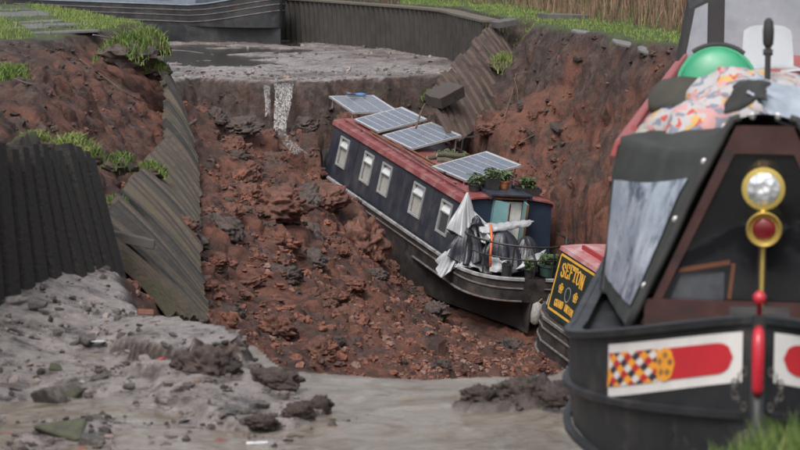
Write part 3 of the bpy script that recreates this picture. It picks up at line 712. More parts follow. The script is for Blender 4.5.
# things lying on the roof
for k, (x, y, rz, L_, r_) in enumerate([(-.12, 3.15, .25, .62, .055), (.10, 3.2, .1, .55, .05), (-.02, 2.85, -.3, .5, .06), (.22, 2.9, .35, .6, .045), (.05, 3.02, .0, .58, .05)]):
    o = on_boat(A_POSE, 'firewood_log', (x, y, 2.12 + (.09 if k == 4 else 0)), rz); tag(o, ['long bark covered log on the left of the roof woodpile', 'grey log in the middle of the roof woodpile', 'thick log at the near edge of the roof woodpile', 'thin log on the right of the roof woodpile', 'log lying on top of the roof woodpile'][k], 'log', 'firewood on the blue boat')
    MB().tube([(-L_/2, 0, 0), (-.1, .015, .01), (.12, -.01, 0), (L_/2, .01, .005)], [r_, r_ * 1.08, r_ * .95, r_], 9).build('bark', mat('log_bark', (.10, .085, .06), (.05, .045, .035), .85, .95, 14, .6, 30, c3=(.06, .08, .03), s3=6), o)
    for e in (-1, 1): MB().lathe([(r_ * .9, 0), (r_ * .88, .004)], 9, Matrix.Translation((e * (L_/2 + .002), .01 if e > 0 else 0, .003)) @ Matrix.Rotation(R(90), 4, 'Y')).build('cut_end', mat('cut_wood', (.32, .24, .15), (.25, .18, .11), .8), o)
for k, (a, b, r_, lab, m) in enumerate([((-.66, 5.6, 2.12), (-.58, 1.7, 2.14), .022, 'long brown boat pole lying along the left roof edge', M_WOOD), ((-.60, 4.6, 2.16), (-.70, .9, 2.11), .016, 'thin red pole resting on the roof by the handrail', M_REDROOF),
                                 ((-.45, 3.9, 2.12), (-.40, .6, 2.14), .02, 'weathered plank pole under the last solar panel', M_WOOD)]):
    o = empty('boat_pole'); o.matrix_world = A_POSE @ Matrix.Translation(Vector(a)); tag(o, lab, 'pole', 'poles on the blue boat roof')
    b_ = Vector(b) - Vector(a); MB().tube([(0, 0, 0), b_ * .5 + Vector((0, 0, -.01)), b_], r_, 7).build('shaft', m, o)
    MB().tube([b_ * 1.001, b_ * 1.02], r_ * 1.3, 7).build('end_cap', M_BLACKMET, o)
o = empty('chimney_pipe'); o.matrix_world = A_POSE @ Matrix.Translation((.48, 3.55, 2.03)); tag(o, 'thin bent black metal pipe standing on the roof behind the third panel', 'pipe')
MB().tube([(0, 0, 0), (0, 0, .42), (.03, 0, .45), (.16, 0, .46)], .02).build('pipe', M_BLACKMET, o)
MB().tube([(.16, 0, .46), (.22, 0, .455)], .032).build('cowl', M_BLACKMET, o)
o = on_boat(A_POSE, 'trailing_plant', (.2, 3.35, 2.06)); tag(o, 'scruffy green plant growing among the logs on the roof', 'plant')
leaves(o, 160, .32, 0, .16, M_LEAF, .05, 'foliage', 9); MB().tube([(0, 0, 0), (.02, 0, .1)], .012).build('stem', M_STALK, o)
o = on_boat(A_POSE, 'blue_cloth', (.05, 8.6, 2.345)); tag(o, 'small blue rag lying on the far grey solar panel', 'cloth')
P = [[(x, y * 1.0, .02 + .03 * math.sin(9 * x + 5 * y) ** 2) for y in np.linspace(-.07, .09, 6)] for x in np.linspace(-.22, .22, 10)]
MB().grid(P, thick=.004).build('rag', mat('blue_rag', (.04, .13, .33), (.05, .16, .38), .7), o, smooth=True)

# tarpaulins bundled on the stern
def crumple(P, amp, f, seed):
    P = np.asarray(P, float); c0 = P.mean((0, 1)); R0 = P - c0; R0 = R0 / (np.linalg.norm(R0, axis=2)[..., None] + 1e-6)
    rid = sum((1 - np.abs(perlin(P[..., 0] * f * k * 1.2 + seed, P[..., 1] * f * k + seed * .7, P[..., 2] * f * k * .8)) * 3.2).clip(-.6, 1) / k for k in (.6, 1.3))[..., None]
    P = P + R0 * amp * .30 * (rid - .6); d = np.stack([fbm(P[..., 0] * f + seed, P[..., 1] * f, P[..., 2] * f + k * 7, 3) for k in range(3)], -1)
    s2 = np.abs(fbm(P[..., 0] * f * .8, P[..., 1] * f * .8 + seed, P[..., 2] * f * .8, 2))[..., None]
    return P + amp * d + amp * .8 * (s2 - .2)
def sheet4(c, nu, nv, sag=0, amp=.04, f=5, seed=0, bulge=(0, 0, 0)):
    c = [np.array(p, float) for p in c]; U, V = np.meshgrid(np.linspace(0, 1, nu), np.linspace(0, 1, nv), indexing='ij'); U = U[..., None]; V = V[..., None]
    P = (c[0] * (1 - U) + c[1] * U) * (1 - V) + (c[3] * (1 - U) + c[2] * U) * V
    P = P + np.array(bulge) * (16 * U * (1 - U) * V * (1 - V)) - np.array([0, 0, sag]) * 4 * U * (1 - U)
    return crumple(P, amp, f, seed)
def blob(c, rad, nu=60, nv=40, amp=.06, f=4, seed=0, M=None):
    th, ph = np.meshgrid(np.linspace(0, 2 * math.pi, nu), np.linspace(.03, math.pi - .03, nv), indexing='ij')
    P = np.stack([np.cos(th) * np.sin(ph) * rad[0], np.sin(th) * np.sin(ph) * rad[1], np.cos(ph) * rad[2]], -1)
    P = crumple(P, amp, f, seed); P[-1] = P[0]
    if M is not None:
        A3 = np.array(M.to_3x3()); P = P @ A3.T
    return P + np.array(c)
def boatobj(name, pose, label, cat, grp=None):
    o = empty(name); o.matrix_world = pose; tag(o, label, cat, grp); return o
o = boatobj('tarpaulin', A_POSE @ Matrix.Translation((.14, -.22, -.08)), 'silver and black tarpaulin bundle hanging over the left stern corner', 'tarpaulin')
def drape(apex, base, rx_, ry_, pleats, seed, pw_=1.0, a0=0.0, a1=2 * math.pi, nu=90, nv=36, sway=.04, hem=.06):
    """cloth hung from a point: pleats deepen towards the hem"""
    apex = np.array(apex); base = np.array(base); P = []
    for a in np.linspace(a0, a1, nu):
        row = []
        fold = math.sin(pleats * a + seed) + .55 * math.sin(pleats * 1.7 * a + 2.1 * seed) + .35 * math.sin(pleats * 3.1 * a + seed * .6)
        for v in np.linspace(0, 1, nv):
            r = .05 + .95 * v ** pw_; k = r * (1 + .15 * v * fold)
            c_ = apex * (1 - v) + base * v
            w2 = sway * math.sin(5 * v + seed + 2 * a) * v
            row.append(c_ + np.array([rx_ * k * math.cos(a) + w2, ry_ * k * math.sin(a) + w2 * .6, hem * v * v * math.sin(2 * a + seed) + .03 * v * fold * .6]))
        P.append(row)
    return np.array(P)
mb = MB(); mb.grid(drape((-1.0, .10, 2.24), (-1.05, -.06, 1.52), .27, .22, 6, 1.3, .9), thick=.006)
mb.grid(drape((-.92, .02, 1.95), (-.58, -.30, 1.50), .20, .14, 5, 4.2, .8), thick=.006)
mb.build('silver_sheet', M_SILVER, o, smooth=True)
mb = MB(); mb.grid(drape((-1.0, -.15, 1.66), (-1.0, -.22, 1.12), .36, .26, 7, 2.2, .55), thick=.006)
mb.grid(drape((-.90, -.22, 1.90), (-.90, -.26, 1.72), .12, .08, 4, 5.0, .6), thick=.006)
mb.build('dark_sheet', M_TARPNAVY, o, smooth=True)
mb = MB(); mb.grid(drape((-1.12, -.16, 1.45), (-1.32, -.16, .88), .21, .17, 5, 3.1, .6, hem=.10), thick=.006)
mb.grid(drape((-1.0, -.25, 1.22), (-.88, -.42, .98), .32, .12, 6, 6.1, .7), thick=.006)
mb.build('silver_bag', M_SILVER, o, smooth=True)
o2 = boatobj('tarpaulin', A_POSE, 'dark tarpaulin with silver edges heaped on the stern deck by the rail', 'tarpaulin')
mb = MB(); mb.grid(drape((-.28, -.58, 1.60), (-.25, -.66, .96), .42, .30, 7, 1.9, .45), thick=.006); mb.grid(drape((.18, -.60, 1.52), (.20, -.70, .96), .34, .26, 6, 4.4, .5), thick=.006); mb.build('dark_cover', M_TARPNAVY, o2, smooth=True)
mb = MB(); mb.grid(sheet4([(-.72, -.45, 1.66), (.30, -.55, 1.80), (.22, -.62, 1.72), (-.70, -.62, 1.54)], 44, 16, amp=.035, f=7, seed=17, bulge=(0, -.05, .02)), thick=.01)
mb.grid(sheet4([(-.15, -1.0, 1.0), (.25, -1.05, 1.15), (.42, -.9, 1.38), (.1, -.97, 1.2)], 12, 10, amp=.04, f=6, seed=14), thick=.008)
mb.grid(sheet4([(-.62, -1.0, .97), (-.3, -1.1, .97), (-.35, -1.0, 1.16), (-.6, -.9, 1.18)], 12, 12, amp=.05, f=6, seed=15), thick=.008)
mb.build('silver_edge', M_SILVER, o2, smooth=True)
mb = MB(); mb.tube([(-.56, -.62, 1.72), (-.58, -.80, 1.5), (-.62, -.92, 1.2), (-.60, -.95, .98)], .022, 6); mb.build('strap', M_ORANGE, o2, smooth=True)
for k, (x, y, r_, lab) in enumerate([(.70, -.85, .09, 'small dark tub at the right edge of the stern deck'), (-.40, -1.2, .10, 'round black bucket at the left of the stern deck')]):
    o = on_boat(A_POSE, 'bucket', (x, y, .93)); tag(o, lab, 'bucket', 'tubs on the stern deck')
    MB().lathe([(r_ * .8, 0), (r_, .2), (r_ * 1.07, .2), (r_ * 1.07, .22), (r_ * .93, .22), (r_ * .75, .03)], 16).build('bucket_body', M_POTBLACK, o, auto=R(40))
    MB().tube([(r_ * math.cos(a), .03, .2 + r_ * .8 * math.sin(a)) for a in np.linspace(0, math.pi, 9)], .006, 5).build('handle', M_ALU, o)

# ------------------------------------------------------------------ the boat with the name panel
S = empty('narrowboat'); S.matrix_world = S_POSE
tag(S, 'narrowboat with yellow lettered dark name panel and pinkish red roof, wedged in the hole', 'narrowboat')
LS = 7.3
OS = [(.55 - .0 - 7.85 * 0 - (7.85) * k / 10, 1.03) for k in range(11)]
OS = [(-7.3, .55), (-7.1, .9), (-6.7, 1.10)] + [(y, 1.10) for y in (-5.5, -4, -2.5, -1, -.3)] + [(-.75 + 1.45 * math.sin(t), max(.2, 1.10 * math.cos(t) ** .5)) for t in np.linspace(.42, math.pi / 2, 10)]
zgS = lambda y: .98 + .03 * max(0, y)
wlS = lambda y, wd: wd * (1 if y < -1.2 else max(.1, 1 - (y + 1.2) / 2.0))
hull_mesh(OS, zgS, wlS, deck=.08, zstep=.36).build('hull', M_HULL, S, auto=R(35))
strake(OS, lambda y: zgS(y) - .03, .03, .055, S, M_STRAKE, 'gunwale_strip')
strake(OS, lambda y: .80, .022, .03, S, M_STRAKE); strake(OS, lambda y: .60, .022, .03, S, M_STRAKE); strake(OS, lambda y: .38, .022, .03, S, M_STRAKE)
cab = MB(); holesS = [(-6.2, -5.4, 1.35, 1.8), (-4.4, -3.6, 1.35, 1.8)]
XS = {}
for s in (-1, 1): XS[s] = side_wall(cab, .97, .96, .86, 1.96, -7.0, 0, holesS, s)
cab.prism([(-.965, -.002, .99), (.965, -.002, .99), (.858, -.002, 1.985), (0, -.002, 2.06), (-.858, -.002, 1.985)], (0, -.03, 0))
cab.prism([(-.965, -6.97, .99), (.965, -6.97, .99), (.858, -6.97, 1.985), (0, -6.97, 2.06), (-.858, -6.97, 1.985)], (0, -.03, 0))
cab.build('cabin_side', M_GREENPANEL, S)
for h in holesS:
    for s in (-1, 1): window(S, XS[s], h, s, M_ALU, blind=1.6)
P = []
for y in (.05, -7.05): P.append([(-.875, y, 1.95)] + [(x, y, roofz(x) + .01) for x in rx] + [(.875, y, 1.95)])
MB().grid(np.array(P), thick=.03).build('roof', mat('red_roof_sky_sheen', (.30, .10, .10), (.34, .15, .145), .25, .4, 3, c3=(.38, .25, .245), s3=1.5), S)  # pinkish tones paint the grey sky reflection onto red paint
for s in (-1, 1):
    MB().bar((s * .62, -.25, 2.07), (s * .62, -6.9, 2.07), .05, .07).build('handrail', mat('crimson_rail', (.30, .025, .03), (.22, .02, .025), .35), S)
# raised yellow coach lines and lettering on the left side
def sidept(y, z, o=.004, s=-1): return np.array([XS[s](z) + s * o, y, z])
def side_strip(ya, za, yb, zb, wd, parent, m, name, o=.004):
    d = np.array([yb - ya, zb - za]); L_ = np.linalg.norm(d); n = np.array([-d[1], d[0]]) / L_ * wd / 2
    q = [sidept(ya + n[0], za + n[1], .0), sidept(yb + n[0], zb + n[1], .0), sidept(yb - n[0], zb - n[1], .0), sidept(ya - n[0], za - n[1], .0)]
    MB().prism(q, (-o, 0, 0)).build(name, m, parent)
PA0, PA1, PZ0, PZ1 = -.05, -1.50, 1.06, 1.90
for a in ((PA0, PZ1, PA1, PZ1), (PA0, PZ0, PA1, PZ0), (PA0, PZ0 + .018, PA0, PZ1 - .018), (PA1, PZ0 + .018, PA1, PZ1 - .018)): side_strip(*a, .036, S, M_YELLOW, 'coach_line')
GLY = {  # strokes in a unit box (x right, y up): list of polylines
 'S': [[(.92, .76), (.84, .93), (.5, 1), (.15, .9), (.1, .7), (.3, .56), (.7, .45), (.9, .3), (.85, .1), (.5, 0), (.15, .08), (.06, .26)]],
 'E': [[(.18, 0), (.18, 1)], [(.02, 1), (.9, 1), (.9, .8)], [(.18, .52), (.7, .52)], [(.02, 0), (.92, 0), (.92, .22)]],
 'F': [[(.2, 0), (.2, 1)], [(.02, 1), (.92, 1), (.92, .78)], [(.2, .52), (.7, .52)], [(.04, 0), (.4, 0)]],
 'T': [[(.5, 0), (.5, 1)], [(.03, .78), (.03, 1), (.97, 1), (.97, .78)], [(.28, 0), (.72, 0)]],
 'O': [[(.5, 1), (.15, .88), (.04, .5), (.15, .12), (.5, 0), (.85, .12), (.96, .5), (.85, .88), (.5, 1)]],
 'N': [[(.14, 0), (.14, 1), (.86, 0), (.86, 1)], [(0, 0), (.3, 0)], [(.7, 1), (1, 1)], [(0, 1), (.14, 1)]],
 'G': [[(.92, .78), (.8, .93), (.5, 1), (.15, .88), (.04, .5), (.15, .12), (.5, 0), (.88, .1), (.88, .45), (.58, .45)]],
 'R': [[(.15, 0), (.15, 1), (.6, 1), (.86, .88), (.86, .64), (.6, .52), (.15, .52)], [(.5, .52), (.92, 0)]],
 'A': [[(.05, 0), (.5, 1), (.95, 0)], [(.24, .36), (.76, .36)]],
 'D': [[(.14, 0), (.14, 1), (.55, 1), (.88, .82), (.94, .5), (.88, .18), (.55, 0), (.14, 0)]],
 'U': [[(.12, 1), (.12, .25), (.3, .03), (.5, 0), (.7, .03), (.88, .25), (.88, 1)], [(0, 1), (.25, 1)], [(.75, 1), (1, 1)]],
 'I': [[(.5, 0), (.5, 1)], [(.25, 0), (.75, 0)], [(.25, 1), (.75, 1)]]}
def lettering(txt, y_start, y_end, z0f, h, thick, parent):
    n = len(txt); adv = (y_end - y_start) / n
    for i, ch in enumerate(txt):
        if ch == ' ': continue
        mb = MB(); w_ = adv * .80
        zc = z0f((i + .5) / n)
        for pl in GLY[ch]:
            for j, ((x0, u0), (x1, u1)) in enumerate(zip(pl, pl[1:])):
                a = np.array([y_start + adv * i + w_ * x0, zc + h * u0]); b = np.array([y_start + adv * i + w_ * x1, zc + h * u1])
                d = b - a; L_ = np.linalg.norm(d) + 1e-9; e = d / L_ * thick * .35; nn_ = np.array([-d[1], d[0]]) / L_ * thick * (.5 if abs(d[1]) > abs(d[0]) * .8 else .36)
                a = a - e; b = b + e; o_ = .0015 * (j % 2)
                q = [sidept(*(a + nn_), 0), sidept(*(b + nn_), 0), sidept(*(b - nn_), 0), sidept(*(a - nn_), 0)]
                mb.prism(q, (-.004 - o_, 0, 0))
        mb.build('letter', M_YELLOW, parent)
lettering('SEFTON', -.20, -1.10, lambda t: 1.585 + .05 * math.sin(math.pi * t), .20, .036, S)
lettering('GRAND UNION', -.24, -.98, lambda t: 1.14 + .02 * math.sin(math.pi * t), .10, .02, S)
# scrolled flowers either side of an oval
def ring(yc, zc, ry, rz_, th, m, name, n=18, a0=0, a1=2 * math.pi):
    mb = MB(); A_ = np.linspace(a0, a1, n)
    for i in range(n - 1):
        q = [sidept(yc + k * math.cos(a) * ry, zc + k2 * math.sin(a) * rz_, 0) for a, k, k2 in ((A_[i], 1, 1), (A_[i+1], 1, 1), (A_[i+1], 1 - th / ry, 1 - th / rz_), (A_[i], 1 - th / ry, 1 - th / rz_))]
        mb.prism(q, (-.004, 0, 0))
    mb.build(name, m, S)
for yc in (-.34, -.92):
    for k in range(5): ring(yc + .055 * math.cos(1.256 * k + .3), 1.43 + .05 * math.sin(1.256 * k + .3), .035, .033, .016, M_YELLOW, 'rose_petal', 10)
    ring(yc, 1.43, .018, .018, .017, M_YELLOW, 'rose_centre', 8)
ring(-.63, 1.40, .11, .12, .022, mat('grey_oval', (.12, .13, .13), (.17, .18, .18), .4), 'oval_vent')
# stern gear
MB().box(-.7, -.35, .03, .14, 1.0, 1.25).build('gas_locker', M_WHITE, S, bevel=.01)
MB().tube([(-.15, .22, .95), (-.15, .24, 1.25)], .025).build('rudder_post', M_BLACKMET, S)
MB().bar((-.9, .1, 1.06), (-.86, .12, 1.22), .07, .05).build('fairlead', M_ALU, S)
o = on_boat(S_POSE, 'rope_fender', (-1.02, .22, .98)); tag(o, 'pale worn rope fender hanging at the corner of the lettered boat', 'fender')
MB().lathe([(.02, -.28), (.075, -.24), (.085, -.1), (.075, .04), (.02, .08)], 12).build('fender_body', mat('old_rope', (.30, .29, .27), (.2, .19, .17), .9, .95, 30, .8, 60), o, smooth=True)
MB().tube([(0, 0, .08), (.06, 0, .14)], .01, 6).build('lanyard', M_STALK, o)
# striped pole on its roof
o = on_boat(S_POSE, 'striped_pole', (.02, -.12, 2.07), 0, R(-4)); tag(o, 'short red and white spiral striped pole with cream knob on the pink roof', 'pole')
def barber():
    m, b, L = base_mat('barber_stripe'); tc = N(m, 'ShaderNodeTexCoord'); sp = N(m, 'ShaderNodeSeparateXYZ'); L.new(tc.outputs['Object'], sp.inputs[0])
    an = N(m, 'ShaderNodeMath', operation='ARCTAN2'); L.new(sp.outputs[0], an.inputs[0]); L.new(sp.outputs[1], an.inputs[1])
    m1 = N(m, 'ShaderNodeMath', operation='MULTIPLY_ADD'); L.new(sp.outputs[2], m1.inputs[0]); m1.inputs[1].default_value = 70; L.new(an.outputs[0], m1.inputs[2])
    s_ = N(m, 'ShaderNodeMath', operation='SINE'); L.new(m1.outputs[0], s_.inputs[0]); g = N(m, 'ShaderNodeMath', operation='GREATER_THAN'); L.new(s_.outputs[0], g.inputs[0]); g.inputs[1].default_value = 0
    x = N(m, 'ShaderNodeMix', data_type='RGBA'); L.new(g.outputs[0], x.inputs[0]); x.inputs[6].default_value = (.65, .62, .58, 1); x.inputs[7].default_value = (.35, .03, .03, 1)
    L.new(x.outputs[2], b.inputs['Base Color']); b.inputs['Roughness'].default_value = .4; return m
MB().tube([(0, 0, 0), (0, 0, .24)], .03, 14).build('striped_shaft', barber(), o, smooth=True)
MB().lathe([(.03, .24), (.045, .26), (.05, .30), (.045, .34), (.02, .36)], 14).build('knob', mat('cream_knob', (.62, .56, .42), (.5, .45, .34), .4), o, smooth=True)
o = on_boat(S_POSE, 'roof_hook', (-.32, -.95, 2.07)); tag(o, 'small rusty iron hook on the pink roof edge', 'hook')
MB().tube([(0, 0, 0), (0, 0, .07), (.03, 0, .10), (.05, 0, .06)], .008, 6).build('hook', M_RUBBER, o)

# ------------------------------------------------------------------ sheet piling and fallen walls
M_PILE = mat('wet_dark_piling', (.010, .009, .008), (.022, .018, .015), .6, .85, 7, .8, 26, c3=(.028, .028, .016), s3=2.0, k3=(.55, .75))
M_PILE2 = mat('muddy_piling', (.042, .032, .024), (.080, .062, .046), .7, .9, 9, 1, 24, c3=(.022, .018, .014), s3=2.2, k3=(.52, .7))
M_PILE3 = mat('mud_coated_planks', (.052, .034, .028), (.085, .057, .046), .7, .9, 7, .8, 26, c3=(.025, .017, .014), s3=3)
M_PILE2B = mat('mossy_muddy_piling', (.050, .038, .028), (.075, .058, .042), .7, .9, 8, 1, 24, c3=(.040, .042, .018), s3=2.4, k3=(.5, .66))
M_FARPILE = mat('far_piling', (.022, .020, .018), (.042, .037, .033), .6, .85, 5, .5, 30, c3=(.02, .018, .016), s3=1.6)
def piling(root, T, B, n, depth, m, name='sheet_pile', jit=.03, seg=6, bow=0.0):
    """n corrugated piles between top curve T and bottom curve B"""
    rn = random.Random(n); T = curve(T, n + 1); B = curve(B, n + 1)
    for i in range(n):
        t0, t1, b0, b1 = T[i], T[i + 1], B[i], B[i + 1]
        along = (t1 - t0); dn = (b0 - t0); nrm = np.cross(along, dn); nrm /= np.linalg.norm(nrm) + 1e-9
        j = rn.uniform(-jit, jit) * np.array([0, 0, 1]) + rn.uniform(-jit, jit) * .4 * nrm; k = rn.uniform(-jit, jit) * .4 * nrm
        prof = [(0, 0), (.12, 0), (.22, depth), (.78, depth), (.88, 0), (1.0, 0)]
        P = []
        for u, d in prof:
            row = []
            for q in range(seg + 1):
                v = q / seg
                p = (t0 + (t1 - t0) * u) * (1 - v) + (b0 + (b1 - b0) * u) * v + nrm * (d + bow * math.sin(math.pi * v)) + j * (1 - v) + k * v
                row.append(p)
            P.append(row)
        MB().grid(np.array(P) - T[0], thick=.012).build(name, m[rn.choice([0, 0, 0, 1, 2, 2])] if isinstance(m, list) else m, root)
# near left wall, standing
Ztop = [at(-60, 142, 17.2), at(0, 147, 18.9), at(45, 150, 20.3), at(84, 157, 21.5)]
Zbot = [np.array([-3.6, 17.2, .15]), np.array([-3.25, 18.9, .05]), np.array([-2.95, 20.3, .0]), at(122, 312, 21.4)]
o = empty('piling_wall', Ztop[0]); tag(o, 'dark upright sheet piling wall at the left edge, above the mud', 'piling wall')
piling(o, Ztop, Zbot, 14, -.13, M_PILE, jit=.05)
cap = np.array(curve(Ztop, 10)); mb = MB()
for a, b in zip(cap[:-1], cap[1:]): mb.bar(a - cap[0] + (-.05, 0, -.06), b - cap[0] + (-.05, 0, -.06), .09, .13)
mb.build('capping_beam', mat('old_timber', (.07, .06, .048), (.11, .095, .075), .8, .9, 8, .5, 30), o)
# fallen left wall, twisted
o = empty('fallen_piling', TL[0]); tag(o, 'long twisted run of piling fallen towards the hole on the left', 'piling wall')
piling(o, TL, BL, 60, .10, [M_PILE2, M_PILE, M_PILE2B], jit=.075, bow=.04)
# moss clumps along its top edge come with the grass further down
# collapsed planks on the right
o = empty('fallen_piling', TR[0]); tag(o, 'mud covered piling leaning over in front of the far right bank', 'piling wall')
piling(o, TR, BR, 17, .06, M_PILE3, jit=.06, bow=.05)
# standing far wall
FW = [np.array(p, float) for p in ((2.25, 49.7, 0), (1.75, 53, 0), (1.2, 56.3, 0), (-.8, 60.6, 0), (-3.2, 64.9, 0), (-6, 66.9, 0), (-10, 68.6, 0), (-16, 70.5, 0))]
c = curve(FW, 260); mb = MB(); P = []
acc = 0; dense = []
for a, b in zip(c[:-1], c[1:]):
    dense.append(a)
L_ = np.concatenate([[0], np.cumsum(np.linalg.norm(np.diff(c, axis=0), axis=1))]); tt = np.arange(0, L_[-1], .05)
cc = np.stack([np.interp(tt, L_, c[:, k]) for k in range(3)], -1)
tn = np.gradient(cc, axis=0); tn /= np.linalg.norm(tn, axis=1)[:, None]; nn2 = np.stack([tn[:, 1], -tn[:, 0], 0 * tn[:, 0]], -1)
cor = .035 * np.sign(np.sin(2 * math.pi * tt / .30)) * np.minimum(1, np.abs(np.sin(2 * math.pi * tt / .30)) * 2)
base = cc - nn2 * (.36 + cor[:, None])
rows = []
for z in (-.3, .2, .6, 1.0, 1.24): rows.append(base + np.array([0, 0, z]) + nn2 * (-.05 * z))
o = empty('piling_wall', FW[0]); tag(o, 'long straight dark sheet piling wall along the far side of the canal', 'piling wall')
MB().grid(np.transpose(np.array(rows), (1, 0, 2)) - FW[0]).build('corrugated_sheet', M_FARPILE, o)
mb = MB()
for a, b in zip(cc[:-20:20], cc[20::20]): mb.bar(a - FW[0] + (-.22, -.11, 1.26), b - FW[0] + (-.22, -.11, 1.26), .46, .05)
mb.build('capping_beam', mat('old_timber', (.07, .06, .048), (.11, .095, .075), .8), o)

# ------------------------------------------------------------------ moored boat beyond the hole
G_POSE = Matrix.Translation((-3.35, 62.6, .02)) @ Matrix.Rotation(R(139), 4, 'Z') @ Matrix.Rotation(R(1.0), 4, 'Y')
D = empty('narrowboat'); D.matrix_world = Matrix.Translation((-3.35, 62.6, .02)) @ Matrix.Rotation(R(48), 4, 'Z')
tag(D, 'dark grey boat aground on the far canal bed, bow towards the right', 'boat')
# local: y aft (to the left and away), x across
M_GREYHULL = mat('grey_boat_paint', (.012, .013, .016), (.020, .021, .025), .42, .6, 3, .15, 20, c3=(.04, .038, .036), s3=1.4)
OD = [(.0, .05), (.12, .30), (.35, .52), (.7, .76), (1.2, .96), (1.9, 1.08), (2.6, 1.1), (4, 1.1), (6, 1.1), (8, 1.1), (10, 1.1), (12, 1.1), (14, 1.0)]
zgD = lambda y: 1.12 + .42 * max(0, 1 - y / 2.6) ** 1.6
wlD = lambda y, wd: wd * (.25 + .75 * min(1, y / 2.2))
hull_mesh(OD, zgD, wlD, deck=.05, zstep=.5).build('hull', M_GREYHULL, D, auto=R(35))
for z in (.95, .80, .62): strake(OD, lambda y, z=z: z + .36 * max(0, 1 - y / 2.6) ** 1.6, .02, .03, D, M_STRAKE)
strake(OD, lambda y: zgD(y) - .02, .03, .04, D, mat('pale_blue_gunwale', (.16, .20, .25), (.22, .26, .30), .4), 'gunwale_strip')
P = [[(-.85, y, 1.1), (-.72, y, 1.75), (-.3, y, 1.85), (.3, y, 1.85), (.72, y, 1.75), (.85, y, 1.1)] for y in (2.6, 13)]
mb = MB(); mb.grid(P); mb.add(P[0], [(0, 1, 2, 3, 4, 5)]); mb.add(P[1], [(5, 4, 3, 2, 1, 0)]); mb.build('cabin', mat('blue_grey_cabin', (.10, .12, .15), (.13, .15, .18), .4), D)
MB().prism([(-.35, .5, 1.43), (.35, .5, 1.43), (.7, 1.7, 1.22), (-.7, 1.7, 1.22)], (0, 0, .03)).build('foredeck', mat('blue_grey_cabin', (.1, .12, .15)), D)
for y in (3.6, 5.6, 7.6, 9.6):
    for s in (-1, 1): MB().prism([(s * .84, y, 1.2), (s * .84, y + .9, 1.2), (s * .765, y + .9, 1.58), (s * .765, y, 1.58)], (s * .02, 0, 0)).build('window', M_GLASS, D)
for s in (-1, 1): MB().tube([(s * .30, .35, 1.52), (s * .33, .4, 1.66)], .03).build('bollard', M_BLACKMET, D)

# ------------------------------------------------------------------ foreground boat
Bt = empty('narrowboat'); Bt.matrix_world = B_POSE
tag(Bt, 'black narrowboat facing the viewer with red and white bow flash and canvas cratch cover', 'narrowboat')
M_BHULL = mat('black_gloss_paint', (.010, .011, .013), (.016, .017, .019), .42, .6, 3, .08, 20, c3=(.055, .048, .044), s3=2.5, k3=(.53, .72))
def wB(y): return 1.04 * math.sin(math.pi / 2 * min(1, max(0, y) / 2.25) ** .8) + .03
def zB(y): return 1.07 + .46 * max(0, 1 - y / 2.4) ** 1.7
OB = [(y, wB(y)) for y in (0, .02, .06, .12, .2, .3, .42, .56, .72, .9, 1.1, 1.35, 1.6, 1.9, 2.25, 3, 5, 8, 11, 12.2)] + [(13.0, .95), (13.4, .6), (13.5, .3)]
OB = [(y, min(x, 1.04)) for y, x in OB]
wlB = lambda y, wd: wd * (1 if y > 3 else .45 + .55 * (y / 3) ** .8)
hull_mesh(OB, zB, wlB, deck=.07, zstep=.62).build('hull', M_BHULL, Bt, auto=R(30))
strake(OB, lambda y: zB(y) - .02, .03, .05, Bt, M_BHULL, 'gunwale_strip')
strake([p for p in OB if p[0] > .01], lambda y: .80 + .26 * max(0, 1 - y / 2.4) ** 1.7, .035, .045, Bt, M_BHULL)
strake([p for p in OB if p[0] > .05], lambda y: .60, .03, .04, Bt, M_BHULL)
# painted bow flash: thin skins that follow the hull
us = np.linspace(0, 1.6, 400); arc = np.concatenate([[0], np.cumsum(np.hypot(np.diff(us), np.diff([min(wB(u), 1.04) for u in us])))])
def yofs(s_): return float(np.interp(s_, arc, us))
SB0, SB1 = .045, 1.17          # arc length from the stem to the aft end of the flash
def hp(u, v, side, off):
    """u: 0 stem .. 1 aft; v: 0 bottom .. 1 top of the flash"""
    s_ = SB0 + (SB1 - SB0) * u; y = yofs(s_); w_ = wB(y)
    top = zB(y) - .075; bot = zB(y) - .075 - (.235 + .035 * u)
    dy = .01; n = np.array([side * dy, -(wB(y + dy) - w_), 0]); n /= np.linalg.norm(n)
    return np.array([side * w_, y, bot + (top - bot) * v]) + n * off
def skin(poly, side, off, m, name, parent, div=10):
    """polygon in (u,v): quads strip-mapped; poly given as list of (u,v) convex, order around"""
    us_ = [p[0] for p in poly]; u0, u1 = min(us_), max(us_); n = max(2, int((u1 - u0) * 40) + 2)
    rows = []
    for u in np.linspace(u0 + 1e-6, u1 - 1e-6, n):
        vs_ = []
        for (a, b), (c_, d) in zip(poly, poly[1:] + poly[:1]):
            if (a - u) * (c_ - u) <= 0 and abs(a - c_) > 1e-9: vs_.append(b + (d - b) * (u - a) / (c_ - a))
        rows.append([hp(u, min(vs_), side, off), hp(u, max(vs_), side, off)])
    rows = np.array(rows)
    lo = rows - 0; MB().grid(rows).build(name, m, parent)
M_FWHITE = mat('flash_white', (.60, .585, .57), (.52, .505, .49), .3, .45, 5, c3=(.45, .43, .41), s3=4, k3=(.58, .8))
M_FRED = mat('flash_red', (.44, .026, .034), (.37, .022, .03), .3, .4, 5)
M_FORANGE = mat('flash_orange', (.72, .30, .035), (.62, .25, .03), .35)
M_FBLUE = mat('flash_navy', (.02, .026, .045), (.03, .035, .055), .35)
